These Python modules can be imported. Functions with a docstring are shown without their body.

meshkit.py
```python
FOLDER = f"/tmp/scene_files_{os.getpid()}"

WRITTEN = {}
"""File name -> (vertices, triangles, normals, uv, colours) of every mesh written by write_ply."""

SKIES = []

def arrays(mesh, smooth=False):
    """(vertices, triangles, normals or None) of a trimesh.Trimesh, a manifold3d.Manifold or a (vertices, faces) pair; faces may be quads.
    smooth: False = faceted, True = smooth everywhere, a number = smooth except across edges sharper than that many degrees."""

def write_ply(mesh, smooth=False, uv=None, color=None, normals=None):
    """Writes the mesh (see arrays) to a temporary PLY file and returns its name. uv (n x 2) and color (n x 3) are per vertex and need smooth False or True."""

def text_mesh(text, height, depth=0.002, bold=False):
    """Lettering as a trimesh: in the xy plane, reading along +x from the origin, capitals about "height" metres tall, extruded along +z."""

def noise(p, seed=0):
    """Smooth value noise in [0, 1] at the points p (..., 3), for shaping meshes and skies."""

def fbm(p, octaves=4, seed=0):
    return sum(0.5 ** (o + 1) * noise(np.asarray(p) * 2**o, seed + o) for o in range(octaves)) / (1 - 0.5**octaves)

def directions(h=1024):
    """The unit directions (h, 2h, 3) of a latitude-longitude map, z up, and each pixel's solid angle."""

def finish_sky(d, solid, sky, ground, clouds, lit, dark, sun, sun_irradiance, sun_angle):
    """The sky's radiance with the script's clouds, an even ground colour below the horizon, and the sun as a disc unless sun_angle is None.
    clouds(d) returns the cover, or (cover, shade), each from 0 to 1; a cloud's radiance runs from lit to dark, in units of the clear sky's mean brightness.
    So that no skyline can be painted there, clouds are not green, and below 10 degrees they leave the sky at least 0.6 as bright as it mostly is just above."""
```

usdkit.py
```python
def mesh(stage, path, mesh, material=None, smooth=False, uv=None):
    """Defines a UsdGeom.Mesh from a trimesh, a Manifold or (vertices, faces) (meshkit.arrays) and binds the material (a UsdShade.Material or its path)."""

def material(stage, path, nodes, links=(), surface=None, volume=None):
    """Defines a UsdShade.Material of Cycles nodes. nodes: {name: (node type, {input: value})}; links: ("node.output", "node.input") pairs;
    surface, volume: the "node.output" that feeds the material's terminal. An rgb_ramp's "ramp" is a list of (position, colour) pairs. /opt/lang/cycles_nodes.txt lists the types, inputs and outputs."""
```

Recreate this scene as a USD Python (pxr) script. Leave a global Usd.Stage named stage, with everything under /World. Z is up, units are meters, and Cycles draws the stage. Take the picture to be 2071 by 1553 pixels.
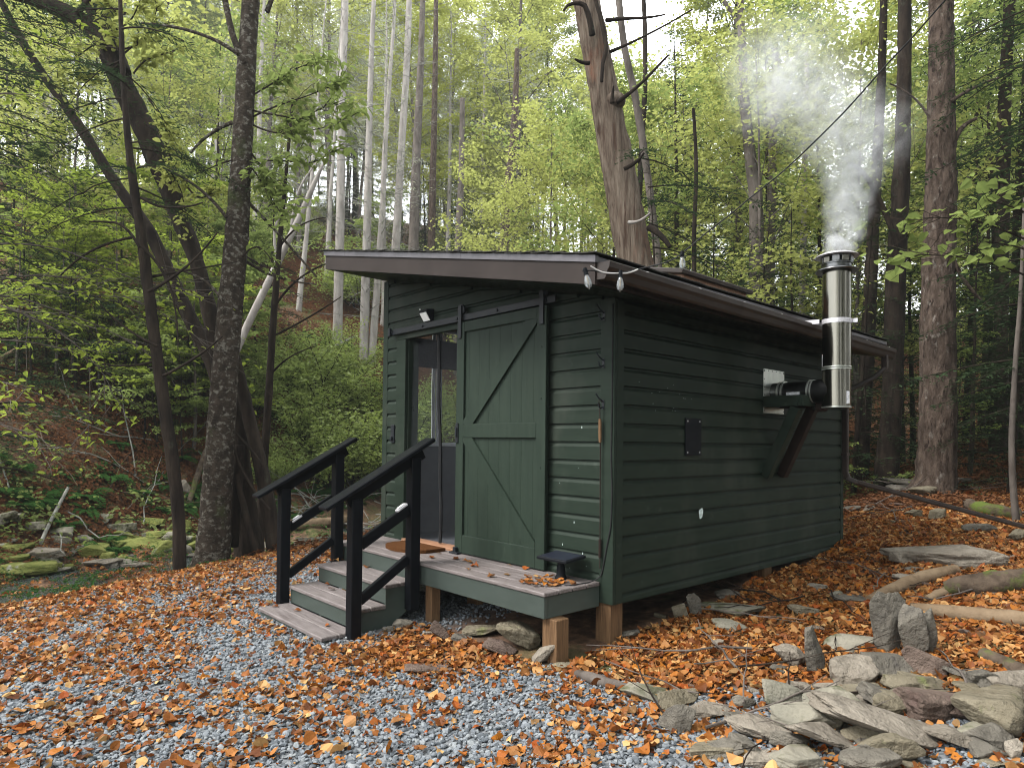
import math, random
import numpy as np, trimesh, usdkit
from meshkit import fbm, noise
from scipy.interpolate import PchipInterpolator
from pxr import Usd, UsdGeom, UsdLux, UsdShade, Gf, Sdf, Vt

stage = Usd.Stage.CreateInMemory()
UsdGeom.SetStageUpAxis(stage, 'Z'); UsdGeom.SetStageMetersPerUnit(stage, 1.0)
WORLD = UsdGeom.Xform.Define(stage, '/World'); UsdGeom.Scope.Define(stage, '/World/Looks')
stage.SetDefaultPrim(WORLD.GetPrim())
RNG = np.random.default_rng(7)

# ------------------------------------------------------------------ camera, sky, sun, exposure
EXPOSURE = 2.3
SUN_EL, SUN_DIR = 50.0, np.array([-0.40, -0.92])      # towards the sun: high on the left, a little behind the camera
SUN_INT, SUN_ANGLE, SKY = 0.40, 24.0, 0.10
F, YAW, PITCH, ROLL, SHIFT, CX, CY = 1352.75, .836, .015, .011, 96.27, 1035.5, 776.5   # in pixels of a 2071 x 1553 picture
CAM = np.array([3.055, -3.736, 1.56])
_f = np.array([-math.sin(YAW) * math.cos(PITCH), math.cos(YAW) * math.cos(PITCH), math.sin(PITCH)])
_r0 = np.array([math.cos(YAW), math.sin(YAW), 0]); _u0 = np.cross(_r0, _f)
CR, CU = math.cos(ROLL) * _r0 + math.sin(ROLL) * _u0, -math.sin(ROLL) * _r0 + math.cos(ROLL) * _u0
cam = UsdGeom.Camera.Define(stage, '/World/camera')
cam.CreateHorizontalApertureAttr(36.0); cam.CreateVerticalApertureAttr(36.0 * 767 / 1024)
cam.CreateFocalLengthAttr(F / 2071 * 36); cam.CreateVerticalApertureOffsetAttr(SHIFT / 2071 * 36)
cam.CreateExposureAttr(EXPOSURE); cam.CreateClippingRangeAttr((0.05, 2000.0))
cam.AddTransformOp().Set(Gf.Matrix4d(*CR, 0, *CU, 0, *(-_f), 0, *CAM, 1))

def material(name, nodes, links, surface=None, volume=None):
    return usdkit.material(stage, '/World/Looks/' + name, nodes, links, surface, volume)

_sd = SUN_DIR / np.linalg.norm(SUN_DIR)
sun_dir = np.array([_sd[0] * math.cos(math.radians(SUN_EL)), _sd[1] * math.cos(math.radians(SUN_EL)), math.sin(math.radians(SUN_EL))])
sky_mat = material('sky_look', {
    'sky': ('sky_texture', {'sky_type': 'single_scattering', 'sun_disc': False, 'sun_elevation': math.radians(SUN_EL), 'sun_rotation': math.atan2(sun_dir[0], sun_dir[1])}),
    'tc': ('texture_coordinate', {}), 'n': ('noise_texture', {'scale': 3.0, 'detail': 5.0}),
    'r': ('rgb_ramp', {'ramp': [(0.2, (0.78, 0.78, 0.78)), (0.7, (1, 1, 1))]}),
    'm': ('mix', {'color2': (7.6, 7.9, 8.1)}), 'bg': ('background_shader', {'strength': SKY})},
    [('tc.generated', 'n.vector'), ('n.fac', 'r.fac'), ('r.color', 'm.fac'), ('sky.color', 'm.color1'), ('m.color', 'bg.color')], 'bg.background')
dome = UsdLux.DomeLight.Define(stage, '/World/sky')
UsdShade.MaterialBindingAPI.Apply(dome.GetPrim()).Bind(sky_mat)
dome.GetPrim().SetCustomDataByKey('kind', 'structure')
sun = UsdLux.DistantLight.Define(stage, '/World/sun')
sun.CreateNormalizeAttr(True); sun.CreateIntensityAttr(SUN_INT); sun.CreateAngleAttr(SUN_ANGLE); sun.CreateColorAttr((1.0, 0.97, 0.93))
_z = sun_dir; _x = np.cross([0, 0, 1.0], _z); _x /= np.linalg.norm(_x); _y = np.cross(_z, _x)
sun.AddTransformOp().Set(Gf.Matrix4d(*_x, 0, *_y, 0, *_z, 0, 0, 0, 50, 1))

# ------------------------------------------------------------------ helpers: prims
used = {}
def path_in(name, parent=None):
    base = (str(parent.GetPath()) if parent is not None else '/World') + '/'
    n = used.get(base + name, 0); used[base + name] = n + 1
    return base + (name if n == 0 else f'{name}_{n:03d}')

def prim(o): return o.GetPrim() if hasattr(o, 'GetPrim') else o

def tag(o, label=None, cat=None, group=None, kind=None):
    p = prim(o)
    for k, v in (('label', label), ('category', cat), ('group', group), ('kind', kind)):
        if v: p.SetCustomDataByKey(k, v)
    return p

def obj(name, mesh, mat, parent=None, smooth=False, label=None, cat=None, group=None, kind=None):
    m = usdkit.mesh(stage, path_in(name, parent), mesh, mat, smooth)
    return tag(m, label, cat, group, kind)

def thing(name, label, cat, loc=(0, 0, 0), rotz=0.0, group=None, scale=None, rot=None):
    x = UsdGeom.Xform.Define(stage, path_in(name))
    if rot is not None:
        m = np.eye(4); m[:3, :3] = np.asarray(rot).T; m[3, :3] = loc
        x.AddTransformOp().Set(Gf.Matrix4d(*m.ravel()))
    else:
        x.AddTranslateOp().Set(Gf.Vec3d(*map(float, loc)))
        if rotz: x.AddRotateZOp().Set(math.degrees(rotz))
        if scale is not None: x.AddScaleOp().Set(Gf.Vec3f(*np.broadcast_to(scale, 3).astype(float).tolist()))
    return tag(x, label, cat, group)

stage.CreateClassPrim('/World/Kinds')
def kind_of(name):
    stage.CreateClassPrim('/World/Kinds')
    return UsdGeom.Xform.Define(stage, '/World/Kinds/' + name).GetPrim()

def copy_of(kind, name, label, cat, loc, rotz=0.0, group=None, scale=None, rot=None):
    o = thing(name, label, cat, loc, rotz, group, scale, rot)
    o.GetReferences().AddInternalReference(kind.GetPath()); o.SetInstanceable(True)
    return o

# ------------------------------------------------------------------ helpers: geometry
_c = np.array([(sx, sy, sz) for sx in (-1, 1) for sy in (-1, 1) for sz in (-1, 1)], float)
_cv = np.array([np.where(np.arange(3) == k, s, s * 0.75) for s in _c for k in range(3)])
_CF = trimesh.convex.convex_hull(_cv)
_CS, _CK, _CFACE = np.sign(_CF.vertices), np.argmax(np.abs(_CF.vertices), 1), np.array(_CF.faces)

class MB:
    """collects boxes, bars, tubes into one mesh"""
    def __init__(s): s.v, s.f, s.n = [], [], 0
    def add(s, v, f):
        v = np.asarray(v, float); f = np.asarray(f, int)
        if f.shape[1] == 4: f = np.vstack([f[:, [0, 1, 2]], f[:, [0, 2, 3]]])
        s.v.append(v); s.f.append(f + s.n); s.n += len(v); return s
    def tm(s, m): return s.add(m.vertices, m.faces)
    def box(s, x0, x1, y0, y1, z0, z1, ch=.003): return s.obox(((x0 + x1) / 2, (y0 + y1) / 2, (z0 + z1) / 2), (x1 - x0, y1 - y0, z1 - z0), np.eye(3), ch)
    def obox(s, c, size, R, ch=.003):
        """chamfered box; R columns are its axes"""
        h = np.array(size) / 2; ch = min(ch, h.min() * .45)
        v = _CS * (h - ch * (np.arange(3)[None] != _CK[:, None]))
        return s.add(v @ np.asarray(R).T + np.asarray(c), _CFACE)
    def beam(s, p0, p1, w, h, up=(0, 0, 1), ch=.004):
        p0, p1 = np.array(p0, float), np.array(p1, float); a = p1 - p0; L = np.linalg.norm(a); a /= L
        b = np.cross(up, a); b /= np.linalg.norm(b); c = np.cross(a, b)
        return s.obox((p0 + p1) / 2, (L, w, h), np.stack([a, b, c], 1), ch)
    def tube(s, pts, rad, sides=8, cap=True):
        v, f = tube(pts, rad, sides, cap); return s.add(v, f)
    def mesh(s): return np.vstack(s.v), np.vstack(s.f)

def frames(p):
    t = np.gradient(p, axis=0); t /= np.linalg.norm(t, axis=1, keepdims=True) + 1e-9
    ref = np.array([0.31, 0.17, 0.935]) if abs(t.mean(0)[2]) < .8 * np.linalg.norm(t.mean(0)) else np.array([0.94, 0.3, 0.1])
    a = np.cross(t, ref); a /= np.linalg.norm(a, axis=1, keepdims=True) + 1e-9
    return t, a, np.cross(t, a)

def tube(pts, rad, sides=8, cap=True, rough=0.0, freq=3.0, seed=0, stretch=.25, lobes=0.0):
    p = np.asarray(pts, float); r = np.broadcast_to(np.asarray(rad, float), (len(p),))
    t, a, b = frames(p)
    ang = np.arange(sides) * 2 * np.pi / sides
    d = np.cos(ang)[None, :, None] * a[:, None] + np.sin(ang)[None, :, None] * b[:, None]
    rr = np.repeat(r[:, None], sides, 1)
    if rough:
        q = p[:, None] + d * r[:, None, None]
        q = q * np.array([freq, freq, freq * stretch])
        n = fbm(q, 3, seed) - .5
        n2 = np.abs(noise(q * [2.2, 2.2, 1.6], seed + 9) - .5) * 2
        rr = rr * (1 + rough * (n * 1.4 + (n2 - .5) * .8))
    if lobes: rr = rr * (1 + lobes * (noise(np.stack([np.cos(ang)[None] * 1.2 + 0 * rr, np.sin(ang)[None] * 1.2 + 0 * rr, p[:, 2:3] * .5 + 0 * rr], -1), seed + 3) - .5))
    v = (p[:, None] + d * rr[..., None]).reshape(-1, 3)
    i, j = np.meshgrid(np.arange(len(p) - 1), np.arange(sides), indexing='ij')
    f = np.stack([i * sides + j, i * sides + (j + 1) % sides, (i + 1) * sides + (j + 1) % sides, (i + 1) * sides + j], -1).reshape(-1, 4)
    f = np.vstack([f[:, [0, 1, 2]], f[:, [0, 2, 3]]])
    if cap:
        n = len(v); e = (len(p) - 1) * sides; k = np.arange(sides)
        v = np.vstack([v, p[0], p[-1]])
        f = np.vstack([f, np.stack([(k + 1) % sides, k, 0 * k + n], 1), np.stack([e + k, e + (k + 1) % sides, 0 * k + n + 1], 1)])
    return v, f

def spline(pts, n):
    p = np.asarray(pts, float); d = np.r_[0, np.cumsum(np.linalg.norm(np.diff(p[:, :3], axis=0), axis=1))]
    x = np.linspace(0, d[-1], n)
    return np.stack([PchipInterpolator(d, p[:, k])(x) for k in range(p.shape[1])], 1)

def prism(poly, axis, a0, a1):
    """polygon (list of 2d) extruded along axis 0/1/2 from a0 to a1; the other two axes in order"""
    from shapely.geometry import Polygon
    m = trimesh.creation.extrude_polygon(Polygon(poly), a1 - a0)
    v = np.array(m.vertices); o = np.empty_like(v); rest = [k for k in range(3) if k != axis]
    o[:, rest[0]], o[:, rest[1]], o[:, axis] = v[:, 0], v[:, 1], v[:, 2] + a0
    f = np.array(m.faces)
    return o, (f[:, ::-1] if axis == 1 else f)

def lathe(prof, c=(0, 0, 0), n=32):
    m = trimesh.creation.revolve(np.array(prof, float), sections=n)
    return np.array(m.vertices) + np.array(c), np.array(m.faces)

def leaves(pos, dirn, nrm, L, W, shape=0, fold=.18):
    """two-sided folded leaves: shape 0 diamond (2 triangles), 1 oval (6)"""
    pos = np.asarray(pos, float); N = len(pos)
    d = dirn / (np.linalg.norm(dirn, axis=1, keepdims=True) + 1e-9)
    s = np.cross(nrm, d); s /= np.linalg.norm(s, axis=1, keepdims=True) + 1e-9
    n = np.cross(d, s); L = np.broadcast_to(L, N)[:, None]; W = np.broadcast_to(W, N)[:, None]
    if shape == 0:
        P = np.stack([pos, pos + d * L * .5 + s * W * .5 + n * W * fold, pos + d * L, pos + d * L * .5 - s * W * .5 + n * W * fold], 1)
        T = np.array([[0, 2, 1], [0, 3, 2]])
    else:
        P = np.stack([pos, pos + d * L * .3 + s * W * .45 + n * W * fold, pos + d * L * .68 + s * W * .38 + n * W * fold * .7, pos + d * L - n * L * .1,
                      pos + d * L * .68 - s * W * .38 + n * W * fold * .7, pos + d * L * .3 - s * W * .45 + n * W * fold, pos + d * L * .5], 1)
        T = np.array([[0, 6, 1], [1, 6, 2], [2, 6, 3], [3, 6, 4], [4, 6, 5], [5, 6, 0]])[:, ::-1]
    k = P.shape[1]
    return P.reshape(-1, 3), (np.arange(N)[:, None, None] * k + T[None]).reshape(-1, 3)

def unit(v): return v / (np.linalg.norm(v, axis=-1, keepdims=True) + 1e-9)

# ------------------------------------------------------------------ terrain
def sp(a, k=3.0): return np.logaddexp(0, k * a) / k
def sm(x, a, b): t = np.clip((x - a) / (b - a), 0, 1); return t * t * (3 - 2 * t)
_ZT = PchipInterpolator([-400, -30, -.4, 0, .6, 1.5, 2.5, 4.6, 5.3, 8, 10, 15, 22, 30, 40, 60, 400], [0, 0, 0, -.05, -.30, -.62, -.74, -.62, -.38, 2.3, 3.4, 5.1, 7.2, 9.0, 10.8, 13.5, 17])
def tco(x, y): return (x + 5.6) * -.919 + (y + 1.2) * -.395
def uw(x, y):
    dx, dy = x - CAM[0], y - CAM[1]
    return dx * _r0[0] + dy * _r0[1], -dx * _r0[1] + dy * _r0[0]
def ground(x, y, rough=True):
    x, y = np.asarray(x, float), np.asarray(y, float); t = tco(x, y); u, w = uw(x, y)
    z = _ZT(t) * sm(w, -4, 3) + .30 * sp(w - 20, .5) - .14 * sp(w - 75, .2)
    z = z + .075 * sp(y + 1.8) * sm(x, -4.2, -.3) + .03 * sp(x - 1.0)
    if rough:
        p = np.stack([x, y, 0 * x], -1)
        near = sm(w, 9, 16)
        wild = np.clip(sm(t, 0, 1.5) + sm(y - .3 * x, -.2, 2.5) * sm(x, -1.5, 0), 0, 1)
        z = z + (fbm(p * .9, 3, 5) - .5) * (.03 + .22 * wild) + (fbm(p * .22, 3, 8) - .5) * 1.3 * near + (fbm(p * 3.1, 2, 11) - .5) * (.015 + .05 * wild) + (fbm(p * 2.3, 3, 14) - .42) * .34 * sm(t, .6, 1.6) * sm(t, 6, 5)
    return z
def ray(px, py): return _f + CR * (px - CX) / F - CU * (py - CY - SHIFT) / F
def wp(px, py, w): return CAM + ray(px, py) * w
def gp(px, py, w0=2.2, w1=90):
    """where the view ray of the photograph meets the terrain"""
    w = np.linspace(w0, w1, 4000); P = CAM + ray(px, py) * w[:, None]
    k = np.argmax(P[:, 2] < ground(P[:, 0], P[:, 1])); k = max(k, 1)
    return P[k], w[k]
def gravel_mask(x, y):
    t = tco(x, y)
    n = fbm(np.stack([x * .8, y * .8, 0 * x], -1), 3, 21) - .5
    edge = y + .62 - .62 * (x - .1) + n * .7                         # the leaf slope begins to the right of the cabin
    return np.clip((1 - sm(t, -.5, .1)) * (1 - sm(edge, -.25, .2) * sm(x, -1.9, -.9)) * (1 - sm(y, 1.2, 2.6)), 0, 1)

# ------------------------------------------------------------------ materials
def M(name, c1, c2, rough=.7, scale=4.0, stretch=(1, 1, 1), detail=5, bump=0.0, bscale=30.0, bstretch=None, spec=.1, metallic=0.0, lo=.35, hi=.65, extra=None, bdist=.02):
    nodes = {'g': ('geometry', {}), 'mp': ('mapping', {'scale': stretch}), 'n': ('noise_texture', {'scale': scale, 'detail': detail, 'roughness': .6}),
             'r': ('rgb_ramp', {'ramp': [(lo, c1), (hi, c2)]}), 'p': ('principled_bsdf', {'roughness': rough, 'metallic': metallic, 'specular_ior_level': spec})}
    links = [('g.position', 'mp.vector'), ('mp.vector', 'n.vector'), ('n.fac', 'r.fac')]
    col = 'r.color'
    if extra:  # (colour, scale, lo, hi, stretch): patches of another colour
        for k, (ec, es, el, eh, est) in enumerate(extra):
            nodes |= {f'em{k}': ('mapping', {'scale': est, 'location': (3.3 * k, 1.7, 5.1)}), f'en{k}': ('noise_texture', {'scale': es, 'detail': 6.0, 'roughness': .65}), f'er{k}': ('rgb_ramp', {'ramp': [(el, (0, 0, 0)), (eh, (1, 1, 1))]}), f'ex{k}': ('mix', {'color2': ec})}
            links += [('g.position', f'em{k}.vector'), (f'em{k}.vector', f'en{k}.vector'), (f'en{k}.fac', f'er{k}.fac'), (f'er{k}.color', f'ex{k}.fac'), (col, f'ex{k}.color1')]
            col = f'ex{k}.color'
    links.append((col, 'p.base_color'))
    if bump:
        nodes |= {'bm': ('mapping', {'scale': bstretch or stretch}), 'bn': ('noise_texture', {'scale': bscale, 'detail': 6.0, 'roughness': .65}), 'b': ('bump', {'strength': bump, 'distance': bdist})}
        links += [('g.position', 'bm.vector'), ('bm.vector', 'bn.vector'), ('bn.fac', 'b.height'), ('b.normal', 'p.normal')]
    return material(name, nodes, links, 'p.BSDF')

def leaf_mat(name, cols, trans=.35, rough=.55, by='island', spec=0, tint=1.25):
    """cols: ramp of leaf colours; every leaf takes its own place on the ramp"""
    n = len(cols); ramp = [((k + .5) / n, c) for k, c in enumerate(cols)]
    nodes = {'g': ('geometry', {}), 'o': ('object_info', {}), 'r': ('rgb_ramp', {'ramp': ramp}), 'r2': ('rgb_ramp', {'ramp': [(q, tuple(min(1, tint * x) for x in c)) for q, c in ramp]}),
             'p': ('principled_bsdf', {'roughness': rough, 'specular_ior_level': spec}) if spec else ('diffuse_bsdf', {}), 't': ('translucent_bsdf', {}), 'm': ('mix_closure', {'fac': trans})}
    src = 'g.random_per_island' if by == 'island' else 'o.random'
    if not spec: return material(name, nodes, [(src, 'r.fac'), (src, 'r2.fac'), ('r.color', 'p.color'), ('r2.color', 't.color'), ('p.BSDF', 'm.closure1'), ('t.BSDF', 'm.closure2')], 'm.closure')
    return material(name, nodes, [(src, 'r.fac'), (src, 'r2.fac'), ('r.color', 'p.base_color'), ('r2.color', 't.color'), ('p.BSDF', 'm.closure1'), ('t.BSDF', 'm.closure2')], 'm.closure')

G = dict(
 green=M('green_paint', (0.0104, 0.01643, 0.0115), (0.01424, 0.02136, 0.01533), .5, 3, (1, 1, 6), bump=.12, bscale=60, bstretch=(1, 1, 5), spec=.09, extra=[((0.03012, 0.03833, 0.03012), 9, .62, .8, (1, 1, 1)), ((0.0296, 0.03404, 0.02664), 1.7, .50, .72, (1, 1, .45))]),
 green_door=M('green_door_paint', (0.01305, 0.02051, 0.01461), (0.0174, 0.02611, 0.01865), .5, 4, (5, 5, .6), bump=.15, bscale=70, bstretch=(6, 6, .5), spec=.12, extra=[((0.0404, 0.05284, 0.0404), 14, .66, .85, (1, 1, .5))]),
 green_deck=M('green_skirt_paint', (0.02264, 0.03145, 0.02579), (0.02893, 0.039, 0.03271), .55, 5, (1, 1, 3), bump=.15, bscale=60, spec=.4, extra=[((0.08177, 0.1006, 0.08806), 25, .66, .8, (1, 1, 1))]),
 black=M('black_paint', (0.00142, 0.001724, 0.002535), (0.002789, 0.003295, 0.004309), .42, 6, (1, 1, 1), bump=.12, bscale=50, bstretch=(2, 2, 2), spec=.10, extra=[((0.01775, 0.01775, 0.01673), 10, .66, .85, (1, 1, 1))]),
 iron=M('black_iron', (0.00546, 0.00702, 0.00936), (0.00936, 0.01092, 0.01326), .45, 8, spec=.25),
 brown=M('brown_fascia_paint', (0.01755, 0.01287, 0.01111), (0.0234, 0.01755, 0.01521), .6, 3, (1, 1, 1), bump=.06, bscale=60, spec=.12, extra=[((0.02925, 0.0234, 0.02106), 18, .68, .85, (1, 1, 1))]),
 flash=M('metal_drip_edge', (0.0546, 0.04914, 0.05304), (0.078, 0.0702, 0.07566), .38, 6, spec=.5, metallic=.35),
 gutter=M('brown_gutter', (0.01529, 0.01037, 0.00819), (0.02293, 0.01583, 0.01256), .45, 5, (1, 1, 1), spec=.25, extra=[((0.03003, 0.02184, 0.01747), 12, .6, .8, (1, .3, 1))]),
 shingle=M('shingles', (.022, .022, .02), (.045, .043, .038), .9, 30, bump=.5, bscale=120, extra=[((.09, .075, .03), 4, .62, .75, (1, 1, 1))]),
 deck=M('grey_deck_wood', (0.07862, 0.06458, 0.06065), (0.1404, 0.1207, 0.1151), .62, 5, (1.2, 14, 6), bump=.35, bscale=12, bstretch=(1, 18, 8), spec=.35, extra=[((0.03931, 0.02808, 0.02527), 3, .58, .75, (1, 5, 1))]),
 post=M('brown_timber', (0.078, 0.04368, 0.02184), (0.1326, 0.078, 0.04056), .65, 7, (12, 12, .7), bump=.3, bscale=16, bstretch=(10, 10, .6), extra=[((0.0468, 0.02652, 0.01404), 4, .55, .75, (8, 8, .5))]),
 sill=M('red_brown_threshold', (0.2028, 0.1014, 0.0546), (0.2808, 0.1482, 0.0858), .5, 6, (1, 12, 6), spec=.4),
 coir=M('coir_mat', (0.0585, 0.0234, 0.00819), (0.1111, 0.0468, 0.01755), .95, 90, bump=1.0, bscale=160, spec=.05),
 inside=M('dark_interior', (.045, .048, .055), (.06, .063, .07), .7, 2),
 shade=M('roller_shade', (.045, .042, .045), (.06, .056, .058), .8, 60),
 spout=M('dark_downspout', (.020, .014, .012), (.032, .023, .019), .42, 5, spec=.3),
 white=M('white_vinyl', (0.4836, 0.5148, 0.5616), (.70, .74, .80), .4, 3, spec=.5),
 redwood=M('dark_red_timber', (0.01404, 0.00936, 0.0078), (0.02184, 0.01404, 0.01092), .6, 5, (6, 6, .6)),
 steel=M('stainless_pipe', (.13, .122, .10), (.19, .178, .15), .16, 2, (1, 1, .2), metallic=1.0, bump=.02, bscale=4),
 dark_steel=M('dark_steel', (.09, .09, .09), (.14, .14, .14), .25, 4, metallic=1.0),
 galv=M('galvanised_plate', (0.39, 0.4056, 0.3666), (0.4836, 0.4992, 0.4524), .33, 14, metallic=.9, bump=.05, bscale=8),
 strap=M('galvanised_strap', (0.429, 0.4134, 0.429), (0.5304, 0.5148, 0.5304), .4, 10, metallic=.6),
 sticker=M('paper_sticker', (.55, .55, .57), (.7, .7, .72), .6, 40, lo=.45, hi=.5, extra=[((.2, .2, .22), 60, .55, .57, (1, 1, 4))]),
 plastic=M('black_plastic', (0.00468, 0.00546, 0.00702), (0.0078, 0.00858, 0.01014), .5, 5, spec=.06),
 cell=M('solar_cell', (.006, .007, .012), (.008, .010, .016), .4, 5, spec=.25),
 lens=M('light_lens', (.60, .60, .58), (.7, .7, .68), .3, 5, spec=.5),
 wire=M('silver_wire', (.35, .33, .31), (.45, .42, .40), .4, 10, spec=.5),
 cable=M('black_cable', (.012, .012, .013), (.02, .02, .02), .5, 10),
 caulk=M('pale_paint_spots', (0.33, 0.39, 0.384), (.66, .76, .75), .6, 30),
)
G['pane'] = material('window_glass', {'fr': ('fresnel', {'IOR': 1.5}), 't': ('transparent_bsdf', {'color': (.93, .96, .95)}), 'g': ('glossy_bsdf', {'roughness': 0.0, 'color': (1, 1, 1)}), 'm': ('mix_closure', {})},
                     [('fr.fac', 'm.fac'), ('t.BSDF', 'm.closure1'), ('g.BSDF', 'm.closure2')], 'm.closure')
G['bulb'] = material('bulb_glass', {'fr': ('fresnel', {'IOR': 1.7}), 't': ('transparent_bsdf', {'color': (.86, .88, .88)}), 'g': ('glossy_bsdf', {'roughness': 0.02, 'color': (1, 1, 1)}), 'm': ('mix_closure', {}), 'd': ('diffuse_bsdf', {'color': (.6, .62, .62)}), 'm2': ('mix_closure', {'fac': .09})},
                     [('fr.fac', 'm.fac'), ('t.BSDF', 'm.closure1'), ('g.BSDF', 'm.closure2'), ('m.closure', 'm2.closure1'), ('d.BSDF', 'm2.closure2')], 'm2.closure')
G['mesh'] = material('insect_mesh', {'t': ('transparent_bsdf', {}), 'd': ('principled_bsdf', {'base_color': (.035, .037, .04), 'roughness': .8, 'specular_ior_level': .1}), 'm': ('mix_closure', {'fac': .11})},
                     [('t.BSDF', 'm.closure1'), ('d.BSDF', 'm.closure2')], 'm.closure')
G['filament'] = M('amber_filament', (.35, .22, .09), (.4, .26, .1), .4, 10)
# bark
BK = dict(
 birch=M('grey_brown_lichen_bark', (0.0204, 0.01564, 0.01156), (0.0476, 0.03672, 0.0272), .9, 9, (1, 1, .9), bump=1.0, bscale=24, bstretch=(1, 1, 1.6), bdist=.05, extra=[((0.1292, 0.119, 0.0986), 13, .53, .62, (1, 1, 1.4)), ((0.0374, 0.051, 0.01496), 2.2, .60, .75, (1, 1, .6))]),
 dark=M('dark_wet_bark', (0.00952, 0.0068, 0.00544), (0.0272, 0.01972, 0.01428), .9, 8, (1, 1, .25), bump=.9, bscale=18, bstretch=(1, 1, .22), bdist=.03, extra=[((0.0374, 0.03944, 0.0272), 9, .60, .74, (1, 1, .5))]),
 cedar=M('stringy_red_grey_bark', (0.0578, 0.03944, 0.02856), (0.1462, 0.117, 0.08976), .9, 16, (1, 1, .10), bump=1.0, bscale=26, bstretch=(1, 1, .07), bdist=.04, extra=[((0.0476, 0.0272, 0.01904), 12, .56, .68, (1, 1, .08)), ((0.1496, 0.0748, 0.0476), 2, .6, .75, (1, 1, .4))]),
 flaky=M('flaky_brown_bark', (0.0306, 0.02108, 0.01564), (0.085, 0.06256, 0.04896), .9, 13, (1, 1, .35), bump=1.0, bscale=20, bstretch=(1, 1, .3), bdist=.05, extra=[((0.1428, 0.1258, 0.1088), 9, .58, .70, (1, 1, .6)), ((0.0204, 0.0136, 0.01088), 15, .56, .64, (1, 1, .3))]),
 grey=M('grey_bark', (0.051, 0.04216, 0.03604), (0.1054, 0.08976, 0.0782), .9, 6, (1, 1, .3), bump=.5, bscale=16, bstretch=(1, 1, .3), extra=[((0.0408, 0.034, 0.0272), 7, .58, .7, (1, 1, .5))]),
 pale=M('pale_dead_bark', (0.1632, 0.1462, 0.1326), (0.2584, 0.238, 0.2176), .85, 6, (1, 1, .3), bump=.3, bscale=16, extra=[((0.0952, 0.0748, 0.0612), 9, .62, .75, (1, 1, .6)), ((0.204, 0.2312, 0.1768), 4, .6, .75, (1, 1, .5))]),
 twig=M('grey_dead_twigs', (0.13, 0.125, 0.11), (0.2, 0.2, 0.175), .85, 6),
 peeled=M('peeled_log_wood', (0.1047, 0.0714, 0.04284), (0.1714, 0.1238, 0.07854), .75, 5, (1, 1, 1), bump=.5, bscale=22, extra=[((0.06188, 0.04046, 0.0238), 4, .52, .7, (1, 1, 1))]),
 mossy=M('mossy_log_bark', (0.034, 0.02448, 0.01768), (0.0816, 0.0612, 0.0442), .95, 9, bump=.8, bscale=20, extra=[((0.0612, 0.0816, 0.017), 3.5, .5, .62, (1, 1, 1))]),
 wound=M('orange_torn_wood', (.34, .12, .04), (.50, .22, .09), .8, 9, (1, 1, .3), bump=.5, bscale=20),
)
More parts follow.
